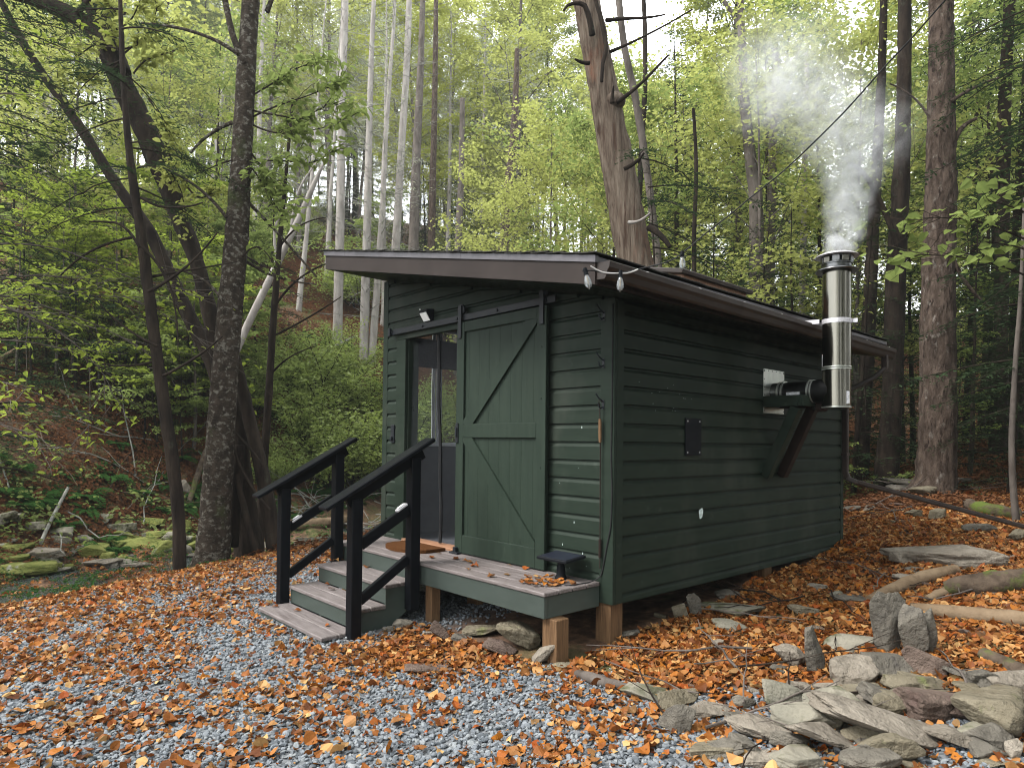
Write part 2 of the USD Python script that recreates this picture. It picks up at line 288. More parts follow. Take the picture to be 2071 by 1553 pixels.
# leaves
LF = dict(
 yellow=leaf_mat('yellow_green_leaves', [(.27, .29, .085), (.40, .40, .12), (.51, .49, .15), (.60, .54, .18), (.58, .43, .15)], .5),
 green=leaf_mat('mid_green_leaves', [(.13, .155, .055), (.21, .23, .08), (.31, .31, .11), (.43, .39, .14)], .45),
 fresh=leaf_mat('fresh_green_leaves', [(.15, .19, .055), (.24, .275, .08), (.35, .36, .11), (.45, .43, .14), (.53, .39, .13)], .5),
 orange=leaf_mat('orange_tinted_leaves', [(.22, .24, .05), (.33, .24, .06), (.38, .22, .06), (.40, .30, .09), (.20, .24, .05)], .45),
 beech=leaf_mat('beech_leaves', [(.20, .25, .04), (.32, .34, .055), (.44, .39, .07), (.48, .35, .07), (.17, .24, .04)], .5),
 laurel=leaf_mat('laurel_leaves', [(.20, .25, .06), (.31, .36, .09), (.43, .46, .13), (.54, .54, .20)], .5, .4, spec=.5),
 hemlock=leaf_mat('hemlock_needles', [(.024, .038, .018), (.045, .062, .027), (.075, .092, .04), (.13, .14, .058)], .3),
 greyneedle=leaf_mat('pale_needles', [(.28, .30, .20), (.40, .41, .28), (.52, .51, .36)], .5),
 fern=leaf_mat('fern_fronds', [(.03, .07, .018), (.05, .11, .025), (.08, .15, .03)], .3),
 litter=leaf_mat('fallen_leaves', [(0.0774, 0.02399, 0.006192), (0.129, 0.04159, 0.01053), (0.1978, 0.07038, 0.01672), (0.2666, 0.112, 0.03096), (0.3612, 0.2, 0.0743), (0.0903, 0.02879, 0.008669), (0.2838, 0.09998, 0.01238), (0.1634, 0.05439, 0.01362), (0.4042, 0.2479, 0.09907), (0.043, 0.0144, 0.004954), (0.2236, 0.07998, 0.01734), (0.1978, 0.04399, 0.00743), (0.1032, 0.03839, 0.01238), (0.301, 0.144, 0.04644), (0.1376, 0.04639, 0.01176), (0.0602, 0.01999, 0.006811), (0.2408, 0.08798, 0.01858)], .15, .55, by='object', spec=.12),
 litter_i=leaf_mat('fallen_leaf_carpet', [(.10, .045, .022), (.15, .07, .035), (.21, .11, .055), (.28, .17, .09), (.13, .055, .03), (.24, .12, .04), (.18, .085, .04), (.32, .23, .14)], .15, .6),
)
ST = dict(
 pale=M('pale_stone', (0.1405, 0.1205, 0.09582), (0.2236, 0.1958, 0.1588), .85, 3.5, bump=.9, bscale=14, bdist=.06, extra=[((0.1086, 0.09336, 0.07392), 6, .50, .66, (1, 1, 1)), ((0.1661, 0.1747, 0.09309), 4.2, .64, .78, (1, 1, 1))]),
 grey=M('grey_stone', (0.07027, 0.06324, 0.05202), (0.1342, 0.1205, 0.09856), .85, 4, bump=.9, bscale=14, bdist=.06, extra=[((0.07027, 0.06324, 0.05476), 6, .55, .7, (1, 1, 1)), ((0.1916, 0.1777, 0.1424), 9, .62, .76, (1, 1, 1))]),
 tan=M('tan_green_stone', (0.09902, 0.08432, 0.05749), (0.1661, 0.1446, 0.104), .85, 4, bump=.9, bscale=14, bdist=.06, extra=[((0.1086, 0.09035, 0.06023), 6, .55, .7, (1, 1, 1)), ((0.1278, 0.1385, 0.05476), 5, .6, .75, (1, 1, 1))]),
 red=M('purple_brown_stone', (0.07346, 0.053, 0.04271), (0.1278, 0.09514, 0.07666), .85, 4, bump=.9, bscale=14, bdist=.06, extra=[((0.07666, 0.0512, 0.0438), 6, .55, .7, (1, 1, 1))]),
 moss=M('mossy_stone', (0.1214, 0.1144, 0.09035), (0.1916, 0.1747, 0.1369), .9, 4, bump=.7, bscale=16, bdist=.03, extra=[((.040, .046, .015), 3.2, .50, .64, (1, 1, 1))]),
 green=M('moss_covered_stone', (.085, .098, .025), (.16, .165, .05), .95, 5, bump=.8, bscale=30, bdist=.03, extra=[((.26, .25, .22), 2.6, .60, .68, (1, 1, 1))]),
)

# ------------------------------------------------------------------ ground, stream, gravel
na = 620
ang = np.r_[np.linspace(-62, 62, 460), np.linspace(62, 298, na - 460 + 1)[1:-1]] * math.pi / 180
rad = np.r_[0.0, np.geomspace(.5, 14, 210), np.geomspace(14, 145, 100)[1:]]
A_, R_ = np.meshgrid(ang, rad, indexing='ij')
gx = CAM[0] + R_ * (np.cos(A_) * -_r0[1] + np.sin(A_) * _r0[0]); gy = CAM[1] + R_ * (np.cos(A_) * _r0[0] + np.sin(A_) * _r0[1])
gz = ground(gx, gy)
n0, n1 = gx.shape
I, J = np.meshgrid(np.arange(n0), np.arange(n1 - 1), indexing='ij')
gf = np.stack([I * n1 + J, I * n1 + J + 1, (I + 1) % n0 * n1 + J + 1, (I + 1) % n0 * n1 + J], -1).reshape(-1, 4)[:, ::-1]
gmat = material('forest_floor', {
    'g': ('geometry', {}), 'a': ('attribute', {'attribute': 'gravel'}),
    'v': ('voronoi_texture', {'scale': 34.0}), 'vr': ('rgb_ramp', {'ramp': [(0, (.05, .054, .058)), (.5, (.10, .107, .113)), (1, (.16, .166, .172))]}),
    'sc': ('separate_color', {}),
    'n': ('noise_texture', {'scale': 7.0, 'detail': 8.0, 'roughness': .7}), 'lr': ('rgb_ramp', {'ramp': [(.3, (.03, .018, .012)), (.48, (.07, .040, .024)), (.58, (.12, .066, .038)), (.7, (.20, .125, .075))]}),
    'n2': ('noise_texture', {'scale': .55, 'detail': 6.0, 'roughness': .65}), 'gr': ('rgb_ramp', {'ramp': [(.52, (0, 0, 0)), (.66, (1, 1, 1))]}), 'gm': ('mix', {'color2': (.05, .075, .018)}),
    'mx': ('mix', {}), 'b': ('bump', {'strength': .8, 'distance': .05}), 'p': ('principled_bsdf', {'roughness': .9, 'specular_ior_level': .2})},
    [('g.position', 'v.vector'), ('v.color', 'sc.color'), ('sc.r', 'vr.fac'), ('g.position', 'n.vector'), ('n.fac', 'lr.fac'), ('g.position', 'n2.vector'), ('n2.fac', 'gr.fac'), ('gr.color', 'gm.fac'), ('lr.color', 'gm.color1'),
     ('a.fac', 'mx.fac'), ('gm.color', 'mx.color1'), ('vr.color', 'mx.color2'), ('n.fac', 'b.height'), ('b.normal', 'p.normal'), ('mx.color', 'p.base_color')], 'p.BSDF')
gr = usdkit.mesh(stage, path_in('ground'), (np.stack([gx, gy, gz], -1).reshape(-1, 3), gf), gmat, True)
UsdGeom.PrimvarsAPI(gr).CreatePrimvar('gravel', Sdf.ValueTypeNames.FloatArray, 'vertex').Set(Vt.FloatArray.FromNumpy(gravel_mask(gx, gy).reshape(-1).astype(np.float32)))
tag(gr, 'forest floor of leaves and grey gravel around the cabin', kind='structure')

# stream: a ribbon of water in the channel beyond the gravel
sv, sf = [], []
ss = np.linspace(-14, 30, 120)
for k, s_ in enumerate(ss):
    for tt in (1.6, 2.2, 2.9, 3.6, 4.4):
        x = -5.6 - .919 * tt - .395 * s_; y = -1.2 - .395 * tt + .919 * s_
        sv.append((x, y, -.70 + .03 * float(noise(np.array([[s_ * 2.1, tt * 2.3, 0]]), 4)[0]) + .012 * max(0, s_)))
    if k:
        a = (k - 1) * 5
        for j in range(4): sf.append((a + j, a + j + 1, a + j + 6, a + j + 5))
water = material('stream_water', {'g': ('geometry', {}), 'n': ('noise_texture', {'scale': 6.0, 'detail': 4.0}), 'b': ('bump', {'strength': .5, 'distance': .08}), 'p': ('principled_bsdf', {'base_color': (.025, .03, .028), 'roughness': .08, 'specular_ior_level': .6})},
                 [('g.position', 'n.vector'), ('n.fac', 'b.height'), ('b.normal', 'p.normal')], 'p.BSDF')
obj('stream', (np.array(sv), np.array(sf)[:, ::-1]), water, smooth=True, label='shallow stream running among mossy rocks below the left bank', kind='structure')

# ------------------------------------------------------------------ point instancers (uncountable ground cover)
def quats(R):
    """(N,3,3) column rotation -> GfQuath list"""
    from scipy.spatial.transform import Rotation
    q = Rotation.from_matrix(R).as_quat()
    return Vt.QuathArray([Gf.Quath(float(a[3]), float(a[0]), float(a[1]), float(a[2])) for a in q])
def instancer(name, protos, which, pos, R, scale, label, **kw):
    pi = UsdGeom.PointInstancer.Define(stage, path_in(name))
    base = str(pi.GetPath()) + '/kinds'; UsdGeom.Scope.Define(stage, base); paths = []
    for k, (nm, mesh, mat) in enumerate(protos):
        pth = f'{base}/{nm}_{k:03d}' if k else f'{base}/{nm}'
        usdkit.mesh(stage, pth, mesh, mat); paths.append(Sdf.Path(pth))
    pi.CreatePrototypesRel().SetTargets(paths)
    pi.CreateProtoIndicesAttr(Vt.IntArray.FromNumpy(np.asarray(which, np.int32)))
    pi.CreatePositionsAttr(Vt.Vec3fArray.FromNumpy(np.asarray(pos, np.float32)))
    pi.CreateOrientationsAttr(quats(R))
    pi.CreateScalesAttr(Vt.Vec3fArray.FromNumpy(np.asarray(np.broadcast_to(np.asarray(scale).reshape(len(pos), -1), (len(pos), 3)), np.float32)))
    return tag(pi, label, kind=kw.pop('kind', 'stuff'), **kw)
def gnormal(x, y, e=.05):
    n = np.stack([-(ground(x + e, y) - ground(x - e, y)) / (2 * e), -(ground(x, y + e) - ground(x, y - e)) / (2 * e), np.ones_like(x)], -1)
    return unit(n)
def basis(n, yaw):
    a = np.stack([np.cos(yaw), np.sin(yaw), 0 * yaw], -1); a = unit(a - n * (a * n).sum(-1, keepdims=True)); b = np.cross(n, a)
    return np.stack([a, b, n], -1)
def rndview(n, w0, w1, seed, lo=-.84, hi=.84, power=1.0):
    r = np.random.default_rng(seed)
    w = (w0 ** power + (w1 ** power - w0 ** power) * r.random(n)) ** (1 / power); s = lo + (hi - lo) * r.random(n)
    u = s * w
    return CAM[0] + u * _r0[0] - w * _r0[1], CAM[1] + u * _r0[1] + w * _r0[0], w, r
def under_building(x, y):
    return (((x > -3.1) & (x < 0.02) & (y > -.62) & (y < 3.96)) | ((x > -2.93) & (x < -1.5) & (y > -1.43) & (y < -.5)))

def pebble(seed):
    r = np.random.default_rng(seed); m = trimesh.creation.icosphere(1); v = m.vertices
    for _ in range(9):
        n = unit(r.normal(size=3)); h = r.uniform(.45, .85); d = v @ n; v = np.where((d > h)[:, None], v - n * (d - h)[:, None], v)
    return v * [1, r.uniform(.6, .9), r.uniform(.45, .75)], m.faces
gm_ = [M('gravel_blue_grey', (0.0888, 0.0992, 0.11), (0.16, 0.172, 0.184), .75, 30), M('gravel_dark', (0.0474, 0.0545, 0.0604), (0.0888, 0.0977, 0.107), .75, 30), M('gravel_pale', (0.13, 0.142, 0.148), (0.195, 0.204, 0.207), .75, 30)]
x, y, w, r = rndview(150000, 2.6, 10.0, 31, power=1.5)
keep = (r.random(len(x)) < gravel_mask(x, y) * np.clip(1.15 - .06 * w, .4, 1)) & ~((x > -3.1) & (x < 0) & (y > .1) & (y < 4))
x, y = x[keep][:95000], y[keep][:95000]; n = len(x)
sc = r.uniform(.010, .020, n) * np.where(r.random(n) < .1, 1.5, 1)
Rm = basis(unit(np.array([0, 0, 1.0]) + r.normal(0, .35, (n, 3))), r.uniform(0, 6.28, n))
instancer('gravel', [('pebble', pebble(k), gm_[[0, 0, 1, 2][k % 4]]) for k in range(12)], r.integers(0, 12, n), np.stack([x, y, ground(x, y) + sc * .25], -1), Rm, sc, 'loose blue-grey crushed gravel showing between the fallen leaves')

def litter_leaf(seed, lobed=False):
    """a dry curled leaf about 1 long, 16-28 triangles"""
    r = np.random.default_rng(seed); n = 7
    s = np.linspace(0, 1, n); wid = np.sin(np.pi * s ** .85) * r.uniform(.28, .42) + .01
    if lobed: wid = wid * (1 + .45 * np.sin(s * 16 + r.uniform(0, 6)))
    bend, roll, fold = r.uniform(-.8, .8), r.uniform(-1.2, 1.2), r.uniform(-.1, .45)
    xs = s - .5; zs = bend * (s - .5) ** 2 + .08 * np.sin(s * 7 + seed)
    L = np.stack([xs, wid * np.cos(roll * .6), zs + wid * (fold + .5 * np.sin(roll))], -1); C = np.stack([xs, .03 * np.sin(s * 5 + seed), zs], -1); Rr = np.stack([xs, -wid * np.cos(roll * .4), zs + wid * (fold - .2 * roll)], -1)
    v = np.vstack([L, C, Rr]); f = []
    for k in range(n - 1):
        f += [(k, k + 1, n + k + 1), (k, n + k + 1, n + k), (n + k, n + k + 1, 2 * n + k + 1), (n + k, 2 * n + k + 1, 2 * n + k)]
    v[:, 2] -= v[:, 2].min() * .6
    return v, np.array(f)
LEAFP = [('leaf', litter_leaf(k, k % 3 == 0), LF['litter']) for k in range(14)]
x, y, w, r = rndview(240000, 2.5, 13, 41, power=1.45)
g_ = gravel_mask(x, y); p = np.stack([x, y, 0 * x], -1)
patch = sm(fbm(p * 2.6, 4, 51) + .30 * (noise(p * .55, 52) - .5) - .07 * sm(w, 5.2, 3.4) + .08 * sm(tco(x, y), -4.5, -1), .36, .66)
dens = g_ * (.12 + .38 * patch + .25 * sm(tco(x, y), -2.2, -.3)) + (1 - g_) * 1.0
keep = (r.random(len(x)) < dens) & ~under_building(x, y) & ((tco(x, y) < .5) | ((tco(x, y) < 5.5) & (r.random(len(x)) < .35)))
x, y = x[keep][:120000], y[keep][:120000]; n = len(x)
sc = np.clip(r.lognormal(-3.28, .42, n), .016, .095); nn = unit(gnormal(x, y) + r.normal(0, .42, (n, 3)) * np.where(r.random(n) < .25, 1.7, .8)[:, None])
instancer('leaf_litter', LEAFP, r.integers(0, len(LEAFP), n), np.stack([x, y, ground(x, y) + .004 + sc * .12 * r.random(n) + .012 * r.random(n)], -1), basis(nn, r.uniform(0, 6.28, n)), sc, 'brown and orange fallen autumn leaves lying over gravel and soil')

def leaf_patch(seed, n=80, R=.5, size=(.05, .085)):
    r = np.random.default_rng(seed); a = r.uniform(0, 6.28, n); q = R * np.sqrt(r.random(n))
    pos = np.stack([q * np.cos(a), q * np.sin(a), r.uniform(0, .05, n)], -1); dr = unit(np.stack([np.cos(a * 7), np.sin(a * 7), r.normal(0, .25, n)], -1))
    nr = unit(np.array([0, 0, 1.0]) + r.normal(0, .28, (n, 3))); L = r.uniform(*size, n)
    return leaves(pos, dr, nr, L, L * .65, 0, r.uniform(.1, .4))
x, y, w, r = rndview(26000, 9.5, 52, 61, power=1.6)
t = tco(x, y); p = np.stack([x, y, 0 * x], -1)
keep = ((t > 5.2) | (t < .6)) & (r.random(len(x)) < .35 + .65 * sm(noise(p * .35, 62), .3, .55)) & ~((gravel_mask(x, y) > .5) & (w < 12)) & ~under_building(x, y)
x, y, w = x[keep][:14000], y[keep][:14000], w[keep][:14000]; n = len(x)
instancer('leaf_carpet', [('leaf_patch', leaf_patch(k), LF['litter_i']) for k in range(6)], r.integers(0, 6, n), np.stack([x, y, ground(x, y) + .02], -1), basis(gnormal(x, y, .3), r.uniform(0, 6.28, n)), (1 + w * .012)[:, None] * r.uniform(.8, 1.2, (n, 1)), 'russet fallen leaves carpeting the wooded slopes behind the cabin')
# ================================================================== the cabin
PZ, Z0 = .135, .486                    # siding pitch, lowest joint
W, LEN, DZ = 3.066, 3.94, .561         # front width, side length, floor level
SL = .2105                             # roof slope
def soffit(x): return 3.25 - SL * (x + W)
cabin = thing('cabin', 'small dark green wooden cabin with a slanted roof and half open sliding door', 'cabin')

def board(along, a0, a1, z, out, sign, top0=None, top1=None, thick=.024, h=PZ):
    """one siding board. along 'x' (front, faces -y) or 'y' (right side, faces +x); optional slanted top"""
    prof = [(0, 0), (thick, 0.003), (thick + .001, h - .036), (thick - .001, h - .032), (.010, h - .014), (.009, h - .001), (0, h - .001)]
    v = []
    for a, tp in ((a0, top0), (a1, top1)):
        for o, q in prof:
            zz = z + q
            if tp is not None: zz = min(zz, tp)
            v.append((a, out + sign * o, zz) if along == 'x' else (out + sign * o, a, zz))
    n = len(prof); f = []
    for k in range(n): f.append((k, (k + 1) % n, n + (k + 1) % n, n + k))
    f = np.array(f); f = np.vstack([f[:, [0, 1, 2]], f[:, [0, 2, 3]]])
    f = np.vstack([f, [(0, k + 1, k) for k in range(1, n - 1)], [(n, n + k, n + k + 1) for k in range(1, n - 1)]])
    v = np.array(v, float)
    m = trimesh.Trimesh(v, f, process=False)
    if m.volume < 0: f = f[:, ::-1]
    return v, f

# walls (thin inner panels) with their boards
OX0, OX1, OZ1 = -2.655, -1.70, 2.60   # door opening
mb = MB(); mb.box(-W + .004, OX0, 0.004, .09, .40, 2.60); mb.box(OX1, -.004, .004, .09, .40, 2.60)
mb.add(*prism([(-W + .004, 2.601), (-.004, 2.601), (-.004, soffit(0) - .003), (-W + .004, soffit(-W) - .003)], 1, .004, .09))
front = obj('front_wall', mb.mesh(), G['green'], cabin)
rk = random.Random(3)
for k in range(-1, 21):
    z = Z0 + PZ * k; zt = z + PZ
    if z < .40: z_, hh = .413, Z0 - .413
    else: z_, hh = z, PZ
    segs = [(-3.0, -2.822), (-1.60, -.10)] if zt < 2.67 else [(-3.0, -.10)]
    for a0, a1 in segs:
        if a1 < -2.8 and zt < DZ: continue
        x1 = a1
        if z_ > soffit(a1) - .03: x1 = -W + (3.25 - (z_ + .03)) / SL
        if x1 < a0 + .05: continue
        slant = zt > soffit(x1)
        if slant:
            xm = max(a0, -W + (3.25 - zt) / SL)
            if xm > a0 + .02: obj('siding_board', board('x', a0, xm, z_, 0.0, -1, h=hh), G['green'], front); a0 = xm + .0005
            obj('siding_board', board('x', a0, x1, z_, 0.0, -1, soffit(a0) - .002, soffit(x1) - .002, h=hh), G['green'], front)
        else:
            obj('siding_board', board('x', a0, x1, z_, 0.0, -1, h=hh), G['green'], front)
side = obj('side_wall', MB().box(-.09, -.004, .092, LEN - .004, .40, 2.60).mesh(), G['green'], cabin)
for k in range(-1, 16):
    z = Z0 + PZ * k
    z_, hh = (z, PZ) if z > .40 else (.413, Z0 - .413)
    obj('siding_board', board('y', .082, LEN - .072, z_, 0.0, 1, h=min(hh, 2.60 - z_)), G['green'], side)
LW0, LW1, LZ0, LZ1 = .12, 1.42, 1.50, 2.82                       # left window
mb = MB()
for a, b, c, d in ((.092, LW0, .40, 3.24), (LW1, LEN - .004, .40, 3.24), (LW0, LW1, .40, LZ0), (LW0, LW1, LZ1, 3.24)): mb.box(-W + .004, -W + .09, a, b, c, d)
left = obj('left_wall', mb.mesh(), G['inside'], cabin)
for k in range(20):
    z = Z0 + PZ * k
    for a, b in ([(.0, LW0 - .03), (LW1 + .03, LEN)] if LZ0 - PZ < z < LZ1 else [(.0, LEN)]):
        obj('siding_board', board('y', a, b, z, -W + .004, -1), G['green'], left)
mb = MB(); mb.box(-W + .092, -.092, LEN - .09, LEN - .004, .40, 2.60); mb.add(*prism([(-W + .092, 2.601), (-.092, 2.601), (-.092, soffit(-.09) - .003), (-W + .092, soffit(-W + .09) - .003)], 1, LEN - .09, LEN - .004))
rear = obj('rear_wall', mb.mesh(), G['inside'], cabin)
for k in range(20):
    z = Z0 + PZ * k; x1 = 0 if z + PZ < soffit(0) else -W + (3.25 - z - PZ) / SL
    if x1 > -W + .3: obj('siding_board', board('x', -W, x1, z, LEN, 1), G['green'], rear)
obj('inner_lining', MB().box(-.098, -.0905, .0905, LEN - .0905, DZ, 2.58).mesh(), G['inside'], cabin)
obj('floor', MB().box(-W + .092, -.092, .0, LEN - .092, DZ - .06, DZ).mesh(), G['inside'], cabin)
obj('floor_frame', MB().box(-W + .02, -.02, .03, LEN - .03, .415, DZ - .065).mesh(), G['inside'], cabin)
# trim
for nm, b in (('corner_trim', (-.102, .028, -.0285, .0, .413, soffit(0) - .012)), ('corner_trim', (.0005, .0285, .0005, .080, .413, soffit(.03) - .012)), ('corner_trim', (-W - .024, -3.0, -.0285, .0, .413, soffit(-W) - .02)),
              ('corner_trim', (.0005, .0285, LEN - .07, LEN, .42, soffit(.03) - .012)), ('corner_trim', (-W - .022, -W + .003, .0005, .06, .413, soffit(-W) - .01))):
    obj(nm, MB().box(*b).mesh(), G['green'], cabin)
obj('door_trim', MB().box(-2.82, OX0, -.034, .0, DZ, OZ1 - .02).mesh(), G['green'], cabin)
obj('door_trim', MB().box(OX1, -1.60, -.03, .0, DZ, OZ1).mesh(), G['green'], cabin)
obj('door_lintel', MB().box(-2.83, -1.6, -.034, .004, OZ1 - .018, OZ1 + .06).mesh(), G['green'], cabin)
obj('door_jamb', MB().box(OX0 - .003, OX0 + .012, .0, .12, DZ, OZ1 - .02).mesh(), G['green'], cabin)
obj('door_sill', MB().box(OX0, OX1, -.055, .1, DZ - .01, DZ + .022).mesh(), G['sill'], cabin)

# sliding barn door
DX0, DX1, DB, DT = -1.735, -.600, .572, 2.62
door = thing('sliding_door', None, None) if False else None
dp = MB(); nP = 8; xs = np.linspace(DX0 + .02, DX1 - .02, nP + 1)
doorp = obj('sliding_door', MB().box(DX0 + .01, DX1 - .01, -.052, -.040, DB + .01, DT - .01).mesh(), G['green_door'], cabin)
for k in range(nP): obj('door_plank', MB().box(xs[k] + .0004, xs[k + 1] - .0004, -.066, -.0525, DB + .012, DT - .012, .0012).mesh(), G['green_door'], doorp)
def dbox(n_, x0, x1, z0, z1, y0=-.088): obj(n_, MB().box(x0, x1, y0, -.0665, z0, z1, .003).mesh(), G['green_door'], doorp)
dbox('door_stile', DX0, DX0 + .105, DB, DT); dbox('door_stile', DX1 - .105, DX1, DB, DT)
IX0, IX1 = DX0 + .1055, DX1 - .1055
dbox('door_rail', IX0, IX1, DB, .730); dbox('door_rail', IX0, IX1, 1.592, 1.712); dbox('door_rail', IX0, IX1, 2.530, DT)
def brace(p, q, clip_z0, clip_z1, wid=.115):
    from shapely.geometry import Polygon, box
    p, q = np.array(p), np.array(q); d = (q - p) / np.linalg.norm(q - p); nrm = np.array([-d[1], d[0]]) * wid / 2
    pg = Polygon([p - d + nrm, q + d + nrm, q + d - nrm, p - d - nrm]).intersection(box(IX0 + .001, clip_z0 + .001, IX1 - .001, clip_z1 - .001))
    obj('door_brace', prism(list(pg.exterior.coords)[:-1], 1, -.0872, -.0668), G['green_door'], doorp)
brace((IX0 + .05, 1.712), (IX1 - .05, 2.53), 1.712, 2.53); brace((IX0 + .04, 1.592), (IX1 - .04, .73), .73, 1.592)
for zz in (.95, 1.36, 1.9, 2.3): obj('door_bolt', lathe([(0, 0), (.008, 0), (.007, .004), (0, .005)], n=10), G['green_door'], doorp).GetPrim(); 
for i_, zz in enumerate((.95, 1.36, 1.9, 2.3)):
    p_ = stage.GetPrimAtPath(str(doorp.GetPath()) + '/door_bolt' + (f'_{i_:03d}' if i_ else '')); UsdGeom.Xformable(p_).AddTransformOp().Set(Gf.Matrix4d(1, 0, 0, 0, 0, 0, -1, 0, 0, -1, 0, 0, DX1 - .05, -.088, zz, 1))
obj('door_pull', MB().box(DX0 + .006, DX0 + .042, -.100, -.0885, 1.545, 1.722, .003).box(DX0 + .012, DX0 + .036, -.112, -.1005, 1.60, 1.68, .004).mesh(), G['iron'], doorp)
obj('floor_guide', MB().box(DX0 - .02, DX0 + .10, -.135, -.09, DZ, DZ + .018).box(DX0 + .02, DX0 + .06, -.125, -.095, DZ + .018, DZ + .06).mesh(), G['iron'], cabin)
for xx, zt in ((DX0 + .05, 2.77), (DX1 - .045, 2.745)):
    hg = obj('door_hanger', MB().box(xx - .022, xx + .022, -.101, -.0885, 2.475, zt, .002).mesh(), G['iron'], doorp)
    v, f = lathe([(0, -.012), (.045, -.012), (.05, 0), (.045, .012), (0, .012)], n=20); obj('hanger_wheel', (v[:, [0, 2, 1]] + [xx, -.075, 2.735], f[:, ::-1]), G['iron'], hg)
tr = obj('door_track', MB().box(-2.90, -.52, -.074, -.064, 2.635, 2.690, .002).mesh(), G['iron'], cabin)
for xx in (-2.84, -2.30, -1.75, -1.2, -.62): obj('track_bolt', MB().obox((xx, -.055, 2.662), (.022, .06, .022), np.eye(3), .004).mesh(), G['iron'], tr)
obj('track_stop', MB().box(-2.885, -2.845, -.105, -.0745, 2.62, 2.705, .006).mesh(), G['iron'], tr)
# latch plate, insect screen, blind, window
lp = obj('latch_plate', MB().box(-2.905, -2.845, -.040, -.0345 + .012, 1.535, 1.72, .003).mesh(), G['iron'], cabin)
obj('latch_knob', MB().box(-2.89, -2.86, -.062, -.041, 1.56, 1.60, .004).mesh(), G['iron'], lp)
xs = np.linspace(OX0 + .012, OX1, 41); zs = np.linspace(DZ + .025, OZ1 - .02, 30); XX, ZZ = np.meshgrid(xs, zs, indexing='ij')
YY = .045 + .022 * (fbm(np.stack([XX * 3, ZZ * 1.3, 0 * XX], -1), 3, 4) - .5)
i, j = np.meshgrid(np.arange(40), np.arange(29), indexing='ij')
scr = obj('insect_screen', (np.stack([XX, YY, ZZ], -1).reshape(-1, 3), np.stack([i * 30 + j, (i + 1) * 30 + j, (i + 1) * 30 + j + 1, i * 30 + j + 1], -1).reshape(-1, 4)), G['mesh'], cabin, True)
zz = np.linspace(DZ + .03, OZ1 - .02, 24)
obj('screen_closure', MB().tube(np.stack([-2.13 + .022 * np.sin(zz * 1.9) - .012 * zz, .036 + .004 * np.sin(zz * 9), zz], -1), .016, 6).mesh(), G['cable'], scr)
sh = obj('roller_blind', MB().box(-W + .125, -W + .132, LW0 - .02, LW1 + .02, 2.375, 2.66, .001).mesh(), G['shade'], cabin)
obj('blind_bar', MB().box(-W + .118, -W + .138, LW0 - .02, LW1 + .02, 2.35, 2.374).mesh(), G['shade'], sh)
wx0, wx1 = -W + .02, -W + .085
win = obj('window', MB().box(wx0, wx1, LW0 + .001, LW0 + .05, LZ0 + .001, LZ1 - .001).box(wx0, wx1, LW1 - .05, LW1 - .001, LZ0 + .001, LZ1 - .001).box(wx0, wx1, LW0 + .051, LW1 - .051, LZ0 + .001, LZ0 + .04).box(wx0, wx1, LW0 + .051, LW1 - .051, LZ1 - .05, LZ1 - .001).mesh(), G['white'], cabin)
obj('meeting_stile', MB().box(wx0 + .01, wx0 + .035, .56, .60, LZ0 + .041, LZ1 - .051).box(wx0 + .037, wx1 + .006, .60, .66, LZ0 + .041, LZ1 - .051).mesh(), G['white'], win)
obj('window_lock', MB().box(wx1 + .006, wx1 + .022, .615, .645, 1.98, 2.09, .004).mesh(), G['white'], win)
obj('pane', MB().box(wx0 + .018, wx0 + .022, LW0 + .051, .559, LZ0 + .041, LZ1 - .051, .0005).mesh(), G['pane'], win)
obj('pane', MB().box(wx0 + .045, wx0 + .049, .661, LW1 - .051, LZ0 + .041, LZ1 - .051, .0005).mesh(), G['pane'], win)

# roof
RX0, RX1, RY0, RY1 = -3.285, .334, -.60, 4.30
def rz(x, off): return soffit(x) + off
nB = 26; bx_ = np.linspace(RX0 + .03, RX1 - .03, nB + 1)
roof = obj('roof', prism([(RX0 + .022, rz(RX0 + .022, .022)), (RX1 - .022, rz(RX1 - .022, .022)), (RX1 - .022, rz(RX1 - .022, .150)), (RX0 + .022, rz(RX0 + .022, .150))], 1, RY0 + .024, RY1 - .024), G['inside'], cabin)
for k in range(nB):
    a, b = bx_[k] + .003, bx_[k + 1] - .003
    obj('soffit_board', prism([(a, rz(a, 0)), (b, rz(b, 0)), (b, rz(b, .0215)), (a, rz(a, .0215))], 1, RY0 + .024, RY1 - .024), G['green'] if k % 7 else G['green'], roof)
for y0, y1 in ((RY0, RY0 + .023), (RY1 - .023, RY1)):
    obj('fascia', prism([(RX0, rz(RX0, .002)), (RX1, rz(RX1, .002)), (RX1, rz(RX1, .140)), (RX0, rz(RX0, .140))], 1, y0, y1), G['brown'], roof)
for x0, x1 in ((RX0, RX0 + .0215), (RX1 - .0215, RX1)):
    obj('fascia', MB().box(x0, x1, RY0 + .0235, RY1 - .0235, rz((x0 + x1) / 2, .004), rz((x0 + x1) / 2, .14)).mesh(), G['brown'], roof)
for (a, b, dy) in ((RX0 - .014, -2.86, .000), (-2.87, -1.02, .004), (-1.03, RX1 + .01, .008)):
    obj('drip_edge', prism([(a, rz(a, .1405)), (b, rz(b, .1405)), (b, rz(b, .184)), (a, rz(a, .184))], 1, RY0 - .014 + dy * .4, RY0 + .02), G['flash'], roof)
obj('drip_edge', MB().box(RX1 - .01, RX1 + .012, RY0 + .021, RY1, rz(RX1, .1405), rz(RX1, .176)).mesh(), G['flash'], roof)
rr = random.Random(5); nC = 27; cx_ = np.linspace(RX1 + .03, RX0 - .03, nC + 1)
